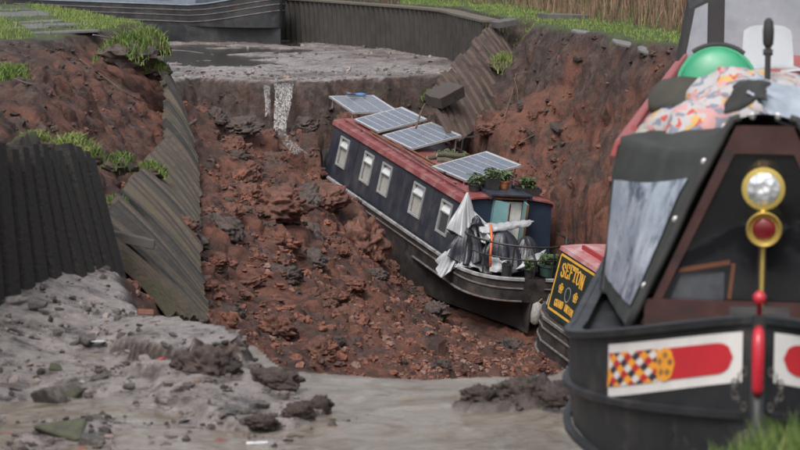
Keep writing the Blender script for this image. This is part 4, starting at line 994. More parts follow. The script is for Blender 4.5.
for side in (-1, 1):
    fl = MB()
    rows = np.array([[hp(u, 0, side, .004), hp(u, 1, side, .004)] for u in np.linspace(0, 1, 46)])
    flash = fl.grid(rows).build('bow_flash', M_FWHITE, Bt)
    rr = [(.47, .20), (.47, .82)] + [(.055 + .075 - .085 * math.cos(a), .51 + .31 * math.sin(a)) for a in np.linspace(math.pi / 2, -math.pi / 2, 13)]
    skin(rr, side, .008, M_FRED, 'red_panel', flash)
    DU0, DU1, NV = .53, .985, 3
    skin([(DU0, .19), (DU0, .83), (DU1 + .0, .83), (DU1 + .02, .19)], side, .0065, M_FORANGE, 'diamond_field', flash)
    nc = 6; du = (DU1 - DU0 - .02) / nc; dv = .64 / NV
    cols = [M_FWHITE, M_FBLUE, M_FRED, M_FORANGE]
    for i in range(nc * 2 + 1):
        for j in range(NV * 2 + 1):
            if (i + j) % 2: continue
            uc = DU0 + .005 + i * du / 2; vc = .19 + j * dv / 2; kk = [0, 2, 1, 3][((i - j) // 2 + (i + j) // 2 * 2) % 4]
            pl = [(max(DU0, min(DU1, uc + a * du / 2)), max(.19, min(.83, vc + b * dv / 2))) for a, b in ((-1, 0), (0, 1), (1, 0), (0, -1))]
            if max(p[0] for p in pl) - min(p[0] for p in pl) < .01 or max(p[1] for p in pl) - min(p[1] for p in pl) < .02: continue
            skin(pl, side, .0085, cols[kk], 'diamond', flash)
    circ = lambda r, ru=1: [(.475 + r * .072 * math.cos(a), .51 + r * .33 * math.sin(a)) for a in np.linspace(0, 2 * math.pi, 25)[:-1]]
    skin(circ(1), side, .0105, M_FORANGE, 'roundel', flash)
    for a in range(5):
        t = a * 2 * math.pi / 5 + .4; skin([(.475 + .04 * math.cos(t) + .022 * math.cos(q), .51 + .18 * math.sin(t) + .08 * math.sin(q)) for q in np.linspace(0, 6.283, 9)[:-1]], side, .0125, mat('rose_brown', (.14, .07, .03), (.3, .16, .04), .5), 'rose_petal', flash)
# stem post
st = MB(); st.tube([(0, -.0, .2), (0, -.015, .9), (0, -.025, 1.25)], .035, 10); st.build('stem_bar', M_BHULL, Bt, smooth=True)
MB().tube([(0, -.055, 1.17), (0, -.062, 1.20), (0, -.062, 1.40), (0, -.045, 1.45), (0, .02, 1.47)], [.018, .028, .030, .028, .018], 14).build('stem_cap', mat('gloss_red', (.40, .02, .035), (.34, .018, .03), .25, .35), Bt, smooth=True)
MB().tube([(0, .10, 1.48), (0, .10, 1.565), (0, .10, 1.57), (0, .10, 1.605), (0, .10, 1.625)], [.012, .012, .03, .03, .012], 12).build('bow_stud', mat('gloss_red', (.55, .02, .03)), Bt, smooth=True)
MB().box(-.14, .14, .06, .42, 1.475, 1.50).build('foredeck_plate', M_BLACKMET, Bt, bevel=.01)
# button fender with chains
MB().lathe([(.02, -.10), (.10, -.08), (.13, 0), (.10, .08), (.02, .10)], 16, Matrix.Translation((0, -.10, .90)) @ Matrix.Rotation(R(90), 4, 'X')).build('bow_fender', mat('tarred_rope', (.02, .019, .018), (.045, .04, .036), .9, .95, 20, 1, 50), Bt, smooth=True)
for s in (-1, 1):
    for k in range(7):
        t = k / 6; p = (s * (.06 + .05 * math.sin(math.pi * t)), -.09 + .02 * t, 1.12 + .16 * t)
        M = Matrix.Translation(p) @ Matrix.Rotation(R(90) * (k % 2), 4, 'Z') @ Matrix.Rotation(R(90), 4, 'X')
        MB().tube([M @ Vector((.011 * math.cos(a), .019 * math.sin(a), 0)) for a in np.linspace(0, 6.283, 11)], .0045, 5, cap=False).build('chain_link', mat('dull_chain', (.10, .095, .085), (.06, .055, .05), .5, metal=.5), Bt)
# cratch board
YC = 1.75
cb = [(-.64, YC, 1.16), (.64, YC, 1.16), (.15, YC, 2.24), (-.15, YC, 2.24)]
def frame_poly(poly, inset, thick, off):
    c_ = np.mean(np.array(poly), axis=0); return [tuple(np.array(p) + (c_ - np.array(p)) * inset) for p in poly]
mb = MB(); n = 4; inn = [(-.555, YC, 1.24), (.555, YC, 1.24), (.155, YC, 2.09), (-.155, YC, 2.09)]
for i in range(n):
    mb.prism([cb[i], cb[(i + 1) % n], inn[(i + 1) % n], inn[i]], (0, .04, 0))
crb = mb.build('cratch_board', mat('dark_red_wood', (.030, .010, .009), (.046, .015, .013), .35, .5, 7, c3=(.02, .012, .012), s3=5), Bt)
MB().prism([(p[0], YC + .015, p[2]) for p in inn], (0, .008, 0)).build('cratch_glass', glass_mat('smoky_glass', (.02, .02, .024), .05, .30), Bt)
MB().box(-.022, .022, YC + .001, YC + .013, 1.28, 2.05).build('glazing_bar', mat('dark_red_wood', (.030, .010, .009)), crb)
MB().box(-.62, .62, YC - .03, YC - .002, 1.12, 1.30).build('kick_board', mat('dark_red_wood', (.030, .010, .009)), crb)
# warm interior timber seen behind the glass
MB().bar((-.44, YC + .05, 1.45), (-.17, YC + .05, 1.50), .035, .02).build('inner_shelf', mat('orange_wood', (.42, .13, .03), (.34, .10, .03), .4), Bt)
MB().bar((-.17, YC + .06, 1.3), (-.15, YC + .06, 1.49), .03, .02).build('inner_batten', mat('orange_wood', (.42, .13, .03)), Bt)
MB().box(-.6, .6, YC + 1.2, YC + 1.22, 1.1, 1.85).build('front_bulkhead', M_DARKIN, Bt)
MB().prism([(-.50, YC + .07, 1.25), (-.20, YC + .07, 1.25), (-.20, YC + .07, 1.44), (-.43, YC + .07, 1.42)], (0, .01, 0)).build('inner_window', mat('inner_plastic', (.22, .24, .27), (.10, .11, .13), .3, .5, 6), Bt)
# canvas cover lofted from the cratch board to the cabin front
M_CANVAS = mat('dark_green_canvas', (.018, .021, .019), (.030, .033, .030), .65, .8, 5, .25, 90)
frontp = np.array([(-.70, YC - .05, 1.14), (-.55, YC - .03, 1.46), (-.40, YC - .02, 1.80), (-.27, YC - .01, 2.08), (-.17, YC, 2.27), (-.06, YC, 2.30), (0, YC, 2.305)])
rearp = np.array([(-.96, 3.35, 1.08), (-.945, 3.35, 1.45), (-.92, 3.35, 1.80), (-.87, 3.35, 2.02), (-.55, 3.35, 2.10), (-.2, 3.35, 2.13), (0, 3.35, 2.135)])
def canvas_pt(s_, t, side, off=0):
    k = t * 6; i = min(int(k), 5); f = k - i
    a = frontp[i] * (1 - f) + frontp[i + 1] * f; b = rearp[i] * (1 - f) + rearp[i + 1] * f
    e = s_ ** .85; p = a * (1 - e) + b * e
    sag = .075 * math.sin(math.pi * s_) * (1 if t > .55 else .4); p = p + np.array([.3 * sag, 0, -sag])
    p = p + np.array([-1, -.2, 0]) * (.012 * float(perlin(p[1] * 3, p[2] * 4, 5.0)) + off)
    return np.array([p[0] * -side, p[1], p[2]]) if side > 0 else p
cv = None
for side in (-1, 1):
    P = [[canvas_pt(s_, t, side) for t in np.linspace(0, 1, 31)] for s_ in np.linspace(0, 1, 25)]
    cvs = MB().grid(P).build('cratch_canvas', M_CANVAS, Bt, smooth=True)
    S0 = lambda t: .12 - .08 * t; S1 = .93
    P = [[canvas_pt(S0(t) + (S1 - S0(t)) * q, t, side, .010 + .012 * abs(float(perlin(q * 5, t * 9, 2)))) for t in np.linspace(.05, .42 - .10 * q, 19)] for q in np.linspace(0, 1, 23)]
    MB().grid(P).build('clear_window', mat('clear_vinyl_sheen', (.26, .31, .39), (.46, .51, .58), .10, .25, 3, .5, 5, spec=.8, c3=(.07, .095, .15), s3=2.5), cvs, smooth=True)  # pale sky reflection and darker folds are painted into the vinyl colour
    # black edge binding and press studs along the front edge
    MB().tube([canvas_pt(.0, t, side, .006) for t in np.linspace(0, .74, 14)], .022, 8).build('edge_binding', M_RUBBER, cvs, smooth=True)
    for t in (.12, .30, .48, .64, .74, .86):
        p = canvas_pt(.02, t, side, .012) + np.array([0, -.028, 0])
        MB().lathe([(.019, 0), (.019, .006), (.010, .013)], 12, Matrix.Translation(p) @ Matrix.Rotation(R(90), 4, 'X')).build('press_stud', M_ALU, cvs)
# head lamp and red lamp with brass rims on a stalk
M_BRASS = mat('brass', (.62, .48, .14), (.5, .37, .10), .25, .4, 8, metal=.7)
lamp = empty('lamp'); lamp.parent = Bt; lamp.location = (0, YC - .14, 1.90)
def lampM(z): return Matrix.Translation((0, 0, z)) @ Matrix.Rotation(R(90), 4, 'X')
LMP = MB().lathe([(.05, -.10), (.085, -.06), (.107, 0), (.112, .012), (.112, .028), (.095, .030)], 28, Matrix.Translation((0, YC - .14, 1.925)) @ Matrix.Rotation(R(90), 4, 'X'), closed=True)
bpy.data.objects.remove(lamp)
hl = LMP.build('headlight', M_BRASS, Bt, auto=R(40))
def lens_mat():
    m, b, L = base_mat('headlight_lens'); tc = N(m, 'ShaderNodeTexCoord'); v = N(m, 'ShaderNodeTexVoronoi', Scale=22); L.new(tc.outputs['Object'], v.inputs['Vector'])
    r = N(m, 'ShaderNodeValToRGB'); r.color_ramp.elements[0].color = (.75, .77, .78, 1); r.color_ramp.elements[1].color = (.25, .27, .29, 1); L.new(v.outputs['Distance'], r.inputs[0]); L.new(r.outputs[0], b.inputs['Base Color'])
    b.inputs['Roughness'].default_value = .12; b.inputs['Metallic'].default_value = .45; bp = N(m, 'ShaderNodeBump', Strength=.6, Distance=.02); L.new(v.outputs['Distance'], bp.inputs['Height']); L.new(bp.outputs[0], b.inputs['Normal']); return m
MB().lathe([(.094, .022), (.08, .036), (.05, .046), (.018, .051)], 28, Matrix.Translation((0, YC - .14, 1.925)) @ Matrix.Rotation(R(90), 4, 'X')).build('lens', lens_mat(), hl, smooth=True)
rl_ = MB().lathe([(.03, -.12), (.05, -.05), (.088, .02), (.094, .05), (.088, .06), (.066, .03)], 26, Matrix.Translation((.008, YC - .14, 1.712)) @ Matrix.Rotation(R(90), 4, 'X')).build('red_lamp', M_BRASS, Bt, auto=R(40))
MB().lathe([(.062, .034), (.045, .042), (.015, .046)], 22, Matrix.Translation((.008, YC - .14, 1.712)) @ Matrix.Rotation(R(90), 4, 'X')).build('lens', mat('red_lens', (.22, .01, .015), (.10, .006, .01), .12, .2), rl_, smooth=True)
MB().tube([(.0, YC - .13, 1.22), (.004, YC - .13, 1.62)], .013, 10).build('lamp_stalk', M_BRASS, Bt)
MB().tube([(0, YC - .11, 1.79), (0, YC - .11, 1.81)], .03, 10).build('lamp_bracket', M_BRASS, Bt)
# cabin
cab = MB(); XB = {}
for s in (-1, 1): XB[s] = side_wall(cab, .99, 1.05, .88, 1.93, 3.36, 11.3, [], s)
cab.prism([(-.985, 3.37, 1.05), (.985, 3.37, 1.05), (.875, 3.37, 1.94), (0, 3.37, 2.02), (-.875, 3.37, 1.94)], (0, .03, 0)); cab.prism([(-.985, 11.27, 1.05), (.985, 11.27, 1.05), (.875, 11.27, 1.94), (0, 11.27, 2.02), (-.875, 11.27, 1.94)], (0, .03, 0))
cab.build('cabin_side', M_NAVY, Bt)
P = [[(-.90, y, 1.90)] + [(x * 1.03, y, roofz(x) - .03) for x in rx] + [(.90, y, 1.90)] for y in (3.34, 11.34)]
MB().grid(np.array(P), thick=.03).build('roof', mat('worn_red_roof', (.22, .04, .04), (.30, .07, .065), .4, .55, 4), Bt)
for s in (-1, 1): MB().tube([(s * .80, 3.5, 2.06), (s * .80, 11.2, 2.06)], .02).build('handrail', mat('worn_red_roof', (.22, .04, .04)), Bt)
# pram hood over the stern
hd = MB(); M_HOOD = mat('black_hood_canvas', (.016, .016, .018), (.028, .028, .03), .7, .85, 5, .2, 60)
HP = [(-.98, 1.15), (-.90, 2.05), (-.80, 2.62), (-.5, 2.78), (0, 2.82), (.5, 2.78), (.80, 2.62), (.90, 2.05), (.98, 1.15)]
P = [[(x * k, y, z - dz) for x, z in HP] for y, k, dz in ((11.25, .97, .12), (11.5, 1, 0), (13.0, 1, 0), (13.3, .96, .15))]
hd.grid(P); hd.add(P[0], [tuple(range(9))]); hd.add(P[-1], [tuple(range(8, -1, -1))]); hood = hd.build('stern_hood', M_HOOD, Bt)
M_VINYL2 = mat('hood_vinyl', (.20, .225, .26), (.26, .285, .32), .15, .3, 3, spec=.7)
for a in ([(-.855, 1.75), (-.60, 1.75), (-.60, 2.56), (-.72, 2.50)], [(-.44, 1.75), (.44, 1.75), (.44, 2.60), (-.44, 2.60)], [(.60, 1.75), (.855, 1.75), (.72, 2.50), (.60, 2.56)]):
    MB().prism([(x, 11.243, z) for x, z in a], (0, -.006, 0)).build('hood_window', M_VINYL2, hood)

# loads lying on the foreground boat's roof
def roofobj(name, label, cat, grp=None): return boatobj(name, B_POSE, label, cat, grp)
def floral():
    m, b, L = base_mat('patterned_cloth'); tc = N(m, 'ShaderNodeTexCoord'); co = tc.outputs['Object']
    prev = None; base_c = (.33, .32, .325)
    def blot(scale, thr, c_, prev, off):
        mp = N(m, 'ShaderNodeMapping'); mp.inputs['Location'].default_value = (off, off * .7, off * 1.3); L.new(co, mp.inputs[0])
        n = N(m, 'ShaderNodeTexNoise', Scale=scale, Detail=1.5, Roughness=.4); L.new(mp.outputs[0], n.inputs['Vector'])
        g = N(m, 'ShaderNodeMapRange'); g.inputs[1].default_value = thr; g.inputs[2].default_value = thr + .02; L.new(n.outputs['Fac'], g.inputs[0])
        x = N(m, 'ShaderNodeMix', data_type='RGBA'); L.new(g.outputs[0], x.inputs[0])
        if prev is None: x.inputs[6].default_value = (*base_c, 1)
        else: L.new(prev, x.inputs[6])
        x.inputs[7].default_value = (*c_, 1); return x.outputs[2]
    prev = blot(11, .58, (.42, .27, .09), None, 0); prev = blot(13, .61, (.38, .06, .05), prev, 4.1); prev = blot(11, .57, (.16, .17, .21), prev, 9.7); prev = blot(10, .63, (.40, .22, .22), prev, 14.2)
    L.new(prev, b.inputs['Base Color']); b.inputs['Roughness'].default_value = .8
    return m
M_FLORAL = floral()
def lump(name, m, parent, c, rad, amp, f, seed, rot=0, floor=None, nu=40, nv=26):
    P = blob((0, 0, 0), rad, nu, nv, amp, f, seed, Matrix.Rotation(rot, 4, 'Z')) + np.array(c)
    if floor is not None: P[..., 2] = np.maximum(P[..., 2], floor)
    return MB().grid(P.tolist()).build(name, m, parent, smooth=True)
o = roofobj('patterned_quilt', 'colourful patterned cloth heaped on the roof behind the cratch cover', 'cloth')
lump('cloth_fold', M_FLORAL, o, (.0, 3.95, 2.19), (.48, .42, .17), .09, 3.5, 21, floor=2.0)
lump('cloth_fold', M_FLORAL, o, (-.34, 3.45, 2.09), (.36, .32, .14), .08, 3.5, 25, floor=2.0)
o = roofobj('canvas_bag', 'olive green canvas bag lying on the left of the roof', 'bag')
lump('bag_body', mat('olive_canvas', (.030, .029, .021), (.044, .042, .031), .8, .9, 6, .3, 60), o, (-.33, 4.6, 2.12), (.40, .85, .15), .09, 2.6, 31, rot=.2, floor=2.0)
MB().tube([(-.45, 4.2, 2.2), (-.42, 4.35, 2.27), (-.36, 4.5, 2.28), (-.3, 4.65, 2.22)], .015, 6).build('handle', M_RUBBER, o)
o = roofobj('blue_blanket', 'dark blue cloth tucked under the olive bag', 'cloth')
lump('folded_cloth', mat('navy_cloth', (.018, .030, .085), (.025, .04, .10), .85), o, (-.56, 3.75, 2.04), (.16, .25, .12), .05, 4, 33, floor=1.98)
o = roofobj('white_sack', 'dirty white sack at the left edge of the roof', 'sack')
lump('sack_body', mat('dirty_white_cloth', (.28, .27, .245), (.22, .21, .185), .8), o, (-.62, 3.45, 2.0), (.17, .2, .07), .05, 5, 35, floor=1.97)
o = roofobj('grey_tarpaulin', 'blue grey sheet folded over the top of the cratch cover', 'tarpaulin')
P = sheet4([(-.10, 2.15, 2.38), (-.06, 3.2, 2.40), (.75, 3.0, 2.18), (.46, 1.68, 1.92)], 40, 40, amp=.06, f=3.5, seed=41, bulge=(0, 0, .05))
MB().grid(P, thick=.012).build('sheet', mat('blue_grey_sheet', (.25, .29, .34), (.33, .37, .42), .35, .5, 4, .2, 30), o, smooth=True)
P = sheet4([(-.22, 2.2, 2.30), (.0, 1.95, 2.36), (.0, 2.3, 2.43), (-.18, 2.6, 2.40)], 14, 12, amp=.04, f=5, seed=43, bulge=(0, 0, .06)); MB().grid(P, thick=.012).build('sheet_fold', M_RUBBER, o, smooth=True)
o = roofobj('plastic_tub', 'bright green round plastic tub standing on edge on the roof', 'tub')
Mg = Matrix.Translation((-.36, 5.7, 2.18)) @ Matrix.Rotation(R(78), 4, 'X')
gm = mat('green_plastic', (.010, .20, .095), (.012, .24, .115), .35, .5, 4)
MB().lathe([(.04, .10), (.20, .10), (.24, .07), (.27, -.10), (.29, -.10), (.29, -.13), (.25, -.13), (.21, .04)], 36, Mg).build('tub_body', gm, o, auto=R(40))
MB().tube([Mg @ Vector((.30 * math.cos(a), .30 * math.sin(a), -.11)) for a in np.linspace(.9, 2.2, 9)], .018, 8).build('handle', M_RUBBER, o)
o = roofobj('roof_pole', 'short black pole standing upright among the cloths', 'pole')
MB().tube([(.0, 3.7, 2.1), (.0, 3.7, 2.62)], .018, 10).build('shaft', M_RUBBER, o); MB().lathe([(.018, 0), (.032, .02), (.035, .10), (.028, .16), (.012, .18)], 12, Matrix.Translation((0, 3.7, 2.55))).build('knob', M_RUBBER, o, smooth=True)
MB().tube([(-.03, 3.7, 2.52), (.03, 3.7, 2.52)], .02, 8).build('clamp', M_RUBBER, o)
# white plastic chairs
M_PLASTIC = mat('white_plastic', (.36, .38, .40), (.31, .33, .35), .4, .5, 4)
def chair(loc, rz, label, tip=0):
    o = empty('plastic_chair'); o.matrix_world = B_POSE @ Matrix.Translation(Vector(loc)) @ Matrix.Rotation(rz, 4, 'Z') @ Matrix.Rotation(tip, 4, 'X'); tag(o, label, 'chair', 'white plastic chairs on the roof')
    nn_ = 9; P = [[(.19 * u * (1 - .1 * v * v), .18 + .05 * v + .05 * (1 - u * u) * 0, .22 + .30 * v - .04 * u ** 4 * v) for u in np.linspace(-1, 1, nn_)] for v in np.linspace(0, 1, 7)]
    MB().grid(P, thick=.015).build('backrest', M_PLASTIC, o, smooth=False)
    P = [[(.19 * u, -.19 + .37 * v, .22 + .01 * math.cos(3 * u)) for u in np.linspace(-1, 1, 7)] for v in np.linspace(0, 1, 6)]
    MB().grid(P, thick=.015).build('seat', M_PLASTIC, o)
    for a in (-1, 1):
        for b in (-1, 1): MB().bar((a * .17, b * .17, .215), (a * .20, b * .21, 0), .035, .02).build('leg', M_PLASTIC, o)
    return o
chair((.02, 6.3, 2.04), R(10), 'white plastic chair with rounded back standing on the roof')
chair((.30, 5.2, 2.04), R(-25), 'white plastic chair tipped over at the right edge of the picture', R(-20))

# ------------------------------------------------------------------ rocks, clods, debris
def rock_variants(n, kind, m):
    out = []
    for i in range(n):
        rn = random.Random(100 + i + (50 if kind == 'clod' else 0)); bm = bmesh.new()
        if kind == 'stone':
            for k in range(16):
                v = Vector((rn.uniform(-1, 1), rn.uniform(-.75, .75), rn.uniform(-.55, .55))); v *= 1 / max(.75, v.length) if v.length > 1 else 1; bm.verts.new(v)
            bmesh.ops.convex_hull(bm, input=bm.verts); bmesh.ops.delete(bm, geom=[v for v in bm.verts if not v.link_faces], context='VERTS')
            bmesh.ops.bevel(bm, geom=list(bm.edges), offset=.06, segments=1, affect='EDGES')
        else:
            bmesh.ops.create_icosphere(bm, subdivisions=3, radius=1)
            for v in bm.verts:
                p = v.co.copy(); d = float(fbm(p.x * 1.2 + i * 7, p.y * 1.2, p.z * 1.2, 3)); d2 = float(abs(fbm(p.x * 2.6 + i, p.y * 2.6, p.z * 2.6, 4)))
                v.co = Vector((p.x * 1.1, p.y * .9, p.z * .75)) * (.90 + .55 * d + .60 * d2)
        me_ = bpy.data.meshes.new('rock')
        for f in bm.faces: f.smooth = False
        bm.to_mesh(me_); bm.free(); me_.materials.append(m); out.append(me_)
    return out
M_STONE = mat('wet_stone', (.040, .036, .034), (.085, .078, .074), .32, .55, 5, .6, 24, c3=(.14, .12, .11), s3=2.5)
M_MOSSY = mat('mossy_stone', (.045, .050, .028), (.075, .080, .045), .5, .7, 5, .6, 24, c3=(.04, .036, .033), s3=2)
M_PALE = mat('pale_muddy_stone', (.20, .17, .155), (.28, .235, .215), .45, .65, 5, .6, 24, c3=(.10, .08, .075), s3=2)
M_BRICK = mat('orange_brick', (.20, .07, .045), (.15, .055, .037), .7, .85, 6, .4, 40, c3=(.16, .11, .09), s3=3)
def clod_mat(name, cs):
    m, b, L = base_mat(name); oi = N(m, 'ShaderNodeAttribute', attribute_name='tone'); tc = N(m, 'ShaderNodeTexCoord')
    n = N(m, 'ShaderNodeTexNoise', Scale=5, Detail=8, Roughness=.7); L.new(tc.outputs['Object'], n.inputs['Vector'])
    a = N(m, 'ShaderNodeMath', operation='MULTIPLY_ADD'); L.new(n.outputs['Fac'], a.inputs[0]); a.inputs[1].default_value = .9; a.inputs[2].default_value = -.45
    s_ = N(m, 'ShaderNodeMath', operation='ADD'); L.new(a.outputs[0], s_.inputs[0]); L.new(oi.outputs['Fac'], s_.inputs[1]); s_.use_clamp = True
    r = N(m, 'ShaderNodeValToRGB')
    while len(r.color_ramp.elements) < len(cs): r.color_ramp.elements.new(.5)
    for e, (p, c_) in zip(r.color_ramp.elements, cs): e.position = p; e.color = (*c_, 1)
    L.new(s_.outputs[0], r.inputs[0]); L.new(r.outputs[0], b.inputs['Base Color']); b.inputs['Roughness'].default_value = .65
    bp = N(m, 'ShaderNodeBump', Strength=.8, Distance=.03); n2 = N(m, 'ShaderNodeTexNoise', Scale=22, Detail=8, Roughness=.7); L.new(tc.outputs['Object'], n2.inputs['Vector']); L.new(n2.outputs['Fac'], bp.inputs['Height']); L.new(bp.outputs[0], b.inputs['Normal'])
    return m
SOILR = [(0, (.012, .009, .008)), (.3, (.046, .029, .023)), (.55, (.115, .044, .028)), (.8, (.175, .064, .037)), (1, (.185, .118, .098))]
M_CLOD = clod_mat('soil_clod', SOILR)
M_CLODI = mat('soil_clod_single', (.125, .048, .031), (.050, .027, .020), .65, .8, 4, 1, 14, c3=(.18, .066, .040), s3=1.5)
M_CLODD = mat('dark_soil_clod', (.045, .032, .027), (.085, .060, .052), .6, .75, 4, .8, 22, c3=(.025, .018, .016), s3=1.5)
STONES = rock_variants(8, 'stone', M_STONE); CLODS = rock_variants(8, 'clod', M_CLODI)
def big_clod(i, m):
    bm = bmesh.new(); bmesh.ops.create_icosphere(bm, subdivisions=5, radius=1); me_ = bpy.data.meshes.new('boulder')
    V = np.array([v.co[:] for v in bm.verts]); x, y, z = V.T * 1.0; o_ = i * 7.7
    r = .88 + .5 * fbm(x * 1.1 + o_, y * 1.1, z * 1.1, 3) + .45 * np.abs(fbm(x * 2.3, y * 2.3 + o_, z * 2.3, 3)) + .14 * np.abs(fbm(x * 7, y * 7, z * 7 + o_, 4)) - .10 * (1 - np.abs(perlin(x * 3 + o_, y * 3, z * 3)) * 6).clip(0, 1)
    V = V * r[:, None] * np.array([1.1, .95, .8])
    for v, c_ in zip(bm.verts, V): v.co = c_
    for f in bm.faces: f.smooth = True
    bm.to_mesh(me_); bm.free(); me_.materials.append(m); return me_
def rock(name, me_, loc, size, rot, label, cat, grp=None, m=None, sq=(1, 1, 1)):
    if m is not None: me_ = me_.copy(); me_.materials[0] = m
    o = link(name, me_); o.location = loc; o.rotation_euler = rot; o.scale = (size * sq[0], size * sq[1], size * sq[2]); tag(o, label, cat, grp); return o
def on_mud(px, py, z0=.05):
    p = at_z(px, py, z0)
    for _ in range(3): p = at_z(px, py, float(gz(p[0], p[1])[0]))
    return p
SPEC = [  # px, py (base centre), half width px, squash z, variant, material, label
 (50, 402, 22, .62, 0, M_STONE, 'dark angular stone block on the mud, near the left picture edge'),
 (75, 397, 14, .6, 1, M_MOSSY, 'greenish grey stone just right of the dark block'),
 (58, 434, 36, .45, 2, M_MOSSY, 'large flat mossy stone in the bottom left corner'),
 (92, 444, 16, .5, 3, M_STONE, 'dark stone beside the large mossy stone at the bottom edge'),
 (85, 341, 12, .5, 4, M_STONE, 'brown stone below the upright piling, beside a pale scrap'),
 (176, 390, 10, .5, 5, M_PALE, 'small rounded stone in the middle of the left mud'),
 (258, 408, 14, .5, 6, M_STONE, 'flat dark stone lying on the mud plate'),
 (56, 370, 9, .6, 7, M_MOSSY, 'small mossy stone above the dark angular block'),
 (20, 302, 16, .35, 1, M_STONE, 'flat black stone lying by the foot of the upright piling'),
 (38, 306, 12, .4, 3, M_STONE, 'second flat black stone by the foot of the upright piling'),
 (95, 380, 16, .25, 5, M_STONE, 'thin flat slab on the mud above the mossy stone'),
 (15, 390, 9, .5, 2, M_STONE, 'small dark stone at the left picture edge'),
 (128, 387, 9, .35, 4, M_STONE, 'small flat dark stone between mossy and rounded stones'),
 (210, 372, 26, .75, 6, M_CLODD, 'dark broken lump of mud under the raised mud ledge'),
 (188, 368, 16, .7, 1, M_CLODD, 'smaller dark mud lump left of the broken ledge'),
 (275, 384, 24, .5, 3, M_CLODD, 'black crumbling mud lump at the lip of the hole'),
 (320, 410, 12, .9, 2, M_CLODD, 'black mud lump at the right end of the mud plate'),
 (298, 414, 15, .6, 5, M_CLODD, 'dark mud lump under the front edge of the mud plate'),
 (262, 425, 16, .5, 7, M_CLODD, 'low dark lump below the flat stone on the plate'),
 (370, 420, 10, .4, 0, M_STONE, 'single dark stone lying alone in the stream water'),
 (402, 432, 12, .4, 4, M_STONE, 'dark stone in the stream near the bottom edge'),
 (480, 400, 18, .6, 2, M_CLODD, 'dark clod at the left end of the mud bar'),
 (520, 396, 22, .6, 6, M_CLODD, 'broad dark clod in the middle of the mud bar'),
 (552, 402, 15, .5, 3, M_CLODD, 'dark clod of the mud bar nearest the black hull'),
 (585, 442, 10, .5, 5, M_STONE, 'dark stone beside the black hull at the bottom edge')]
MUDS = [big_clod(i + 20, M_CLODD) for i in range(5)]
for px, py, hw, sq, v, m, lab in SPEC:
    p = on_mud(px, py); s_ = hw * p[1] / F_PX
    isclod = m is M_CLODD
    rock('mud_lump' if isclod else 'stone', MUDS[v % 5] if isclod else STONES[v], p + np.array([0, 0, s_ * sq * .35]), s_, (random.uniform(-.2, .2), random.uniform(-.2, .2), random.uniform(-.5, .5)), lab, 'clod' if isclod else 'stone', None, None if isclod else m, (1, .8, sq * (1.35 if isclod else 2.0)))
# bricks and bits of rubbish
def brickbit(px, py, hw, m, label, cat, name, sq=(1, .5, .34), rz=.3):
    p = on_mud(px, py); s_ = hw * p[1] / F_PX; mb = MB().box(-s_, s_, -s_ * sq[1], s_ * sq[1], 0, 2 * s_ * sq[2]); o = mb.build(name, m, None, bevel=s_ * .08); o.location = p + np.array([0, 0, -.005]); o.rotation_euler = (random.uniform(-.15, .15), random.uniform(-.15, .15), rz); tag(o, label, cat); return o
brickbit(145, 314, 8, M_BRICK, 'orange brick lying at the foot of the fallen piling', 'brick', 'brick')
brickbit(160, 362, 6, mat('red_plastic', (.36, .035, .04), (.28, .03, .035), .5), 'small red scrap beside the raised mud ledge', 'scrap', 'plastic_scrap', rz=1.1)
brickbit(98, 341, 8, mat('white_scrap', (.55, .56, .58), (.45, .46, .48), .5), 'pale scrap of plastic beside the brown stone', 'scrap', 'plastic_scrap', sq=(1, .5, .05), rz=.9)
brickbit(257, 443, 11, mat('white_scrap', (.55, .56, .58)), 'white flat scrap near the bottom edge in the stony mud', 'scrap', 'plastic_scrap', sq=(1, .45, .10), rz=.15)
brickbit(225, 446, 11, M_BRICK, 'dark red brick at the bottom edge, left of the white scrap', 'brick', 'brick', rz=.6)
brickbit(333, 434, 10, M_BRICK, 'pinkish brick half sunk at the bottom of the stream', 'brick', 'brick', rz=-.3)
brickbit(345, 442, 6, M_BRICK, 'small orange brick bit right of the pinkish brick', 'brick', 'brick', rz=.8)
brickbit(10, 437, 7, M_BRICK, 'reddish brick bit in the bottom left corner', 'brick', 'brick', rz=.2)
brickbit(98, 369, 9, mat('orange_leafy_scrap', (.30, .12, .05), (.2, .09, .05), .7), 'orange brown scrap in the middle of the mud', 'scrap', 'plastic_scrap', sq=(1, .4, .06), rz=-.2)
# scattered countable stones
def visible_spread(n, fn):
    out = []
    while len(out) < n:
        p = fn()
        if p is not None: out.append(p)
    return out
rn = random.Random(5)
cnt = 0
for k in range(1500):
    if cnt >= 150: break
    px, py = rn.uniform(0, 330) if rn.random() < .8 else rn.uniform(330, 575), rn.uniform(306, 449)
    p = at_z(px, py, .05)
    if poly_sd(PIT, np.array([p[0]]), np.array([p[1]]))[0] > -.12 or p[0] < -3.3: continue
    if px > 330 and rn.random() < .75: continue
    s_ = .018 + .045 * rn.random() ** 2.5; p[2] = float(gz(p[0], p[1])[0]) + s_ * .1
    reg = 'stream on the right' if px > 330 else ('bare mud below the piling' if py < 370 else 'wet stony mud at the bottom left')
    m = rn.choice([None] * 16 + [M_PALE] * 7 + [M_MOSSY] * 4 + [M_BRICK])
    if m is None: me_ = rn.choice(STONES)
    else:
        key = 'S%d%s' % (cnt % 8, m.name); me_ = MATS.get(key)
        if me_ is None: me_ = STONES[cnt % 8].copy(); me_.materials[0] = m; MATS[key] = me_
    o = link('small_stone', me_); o.location = p; o.scale = (s_ * 1.2, s_, s_ * .75); o.rotation_euler = (rn.uniform(-.4, .4), rn.uniform(-.4, .4), rn.uniform(0, 6.28))
    tag(o, 'one of the small loose stones scattered on the ' + reg, 'stone', 'small stones on the ' + reg); cnt += 1
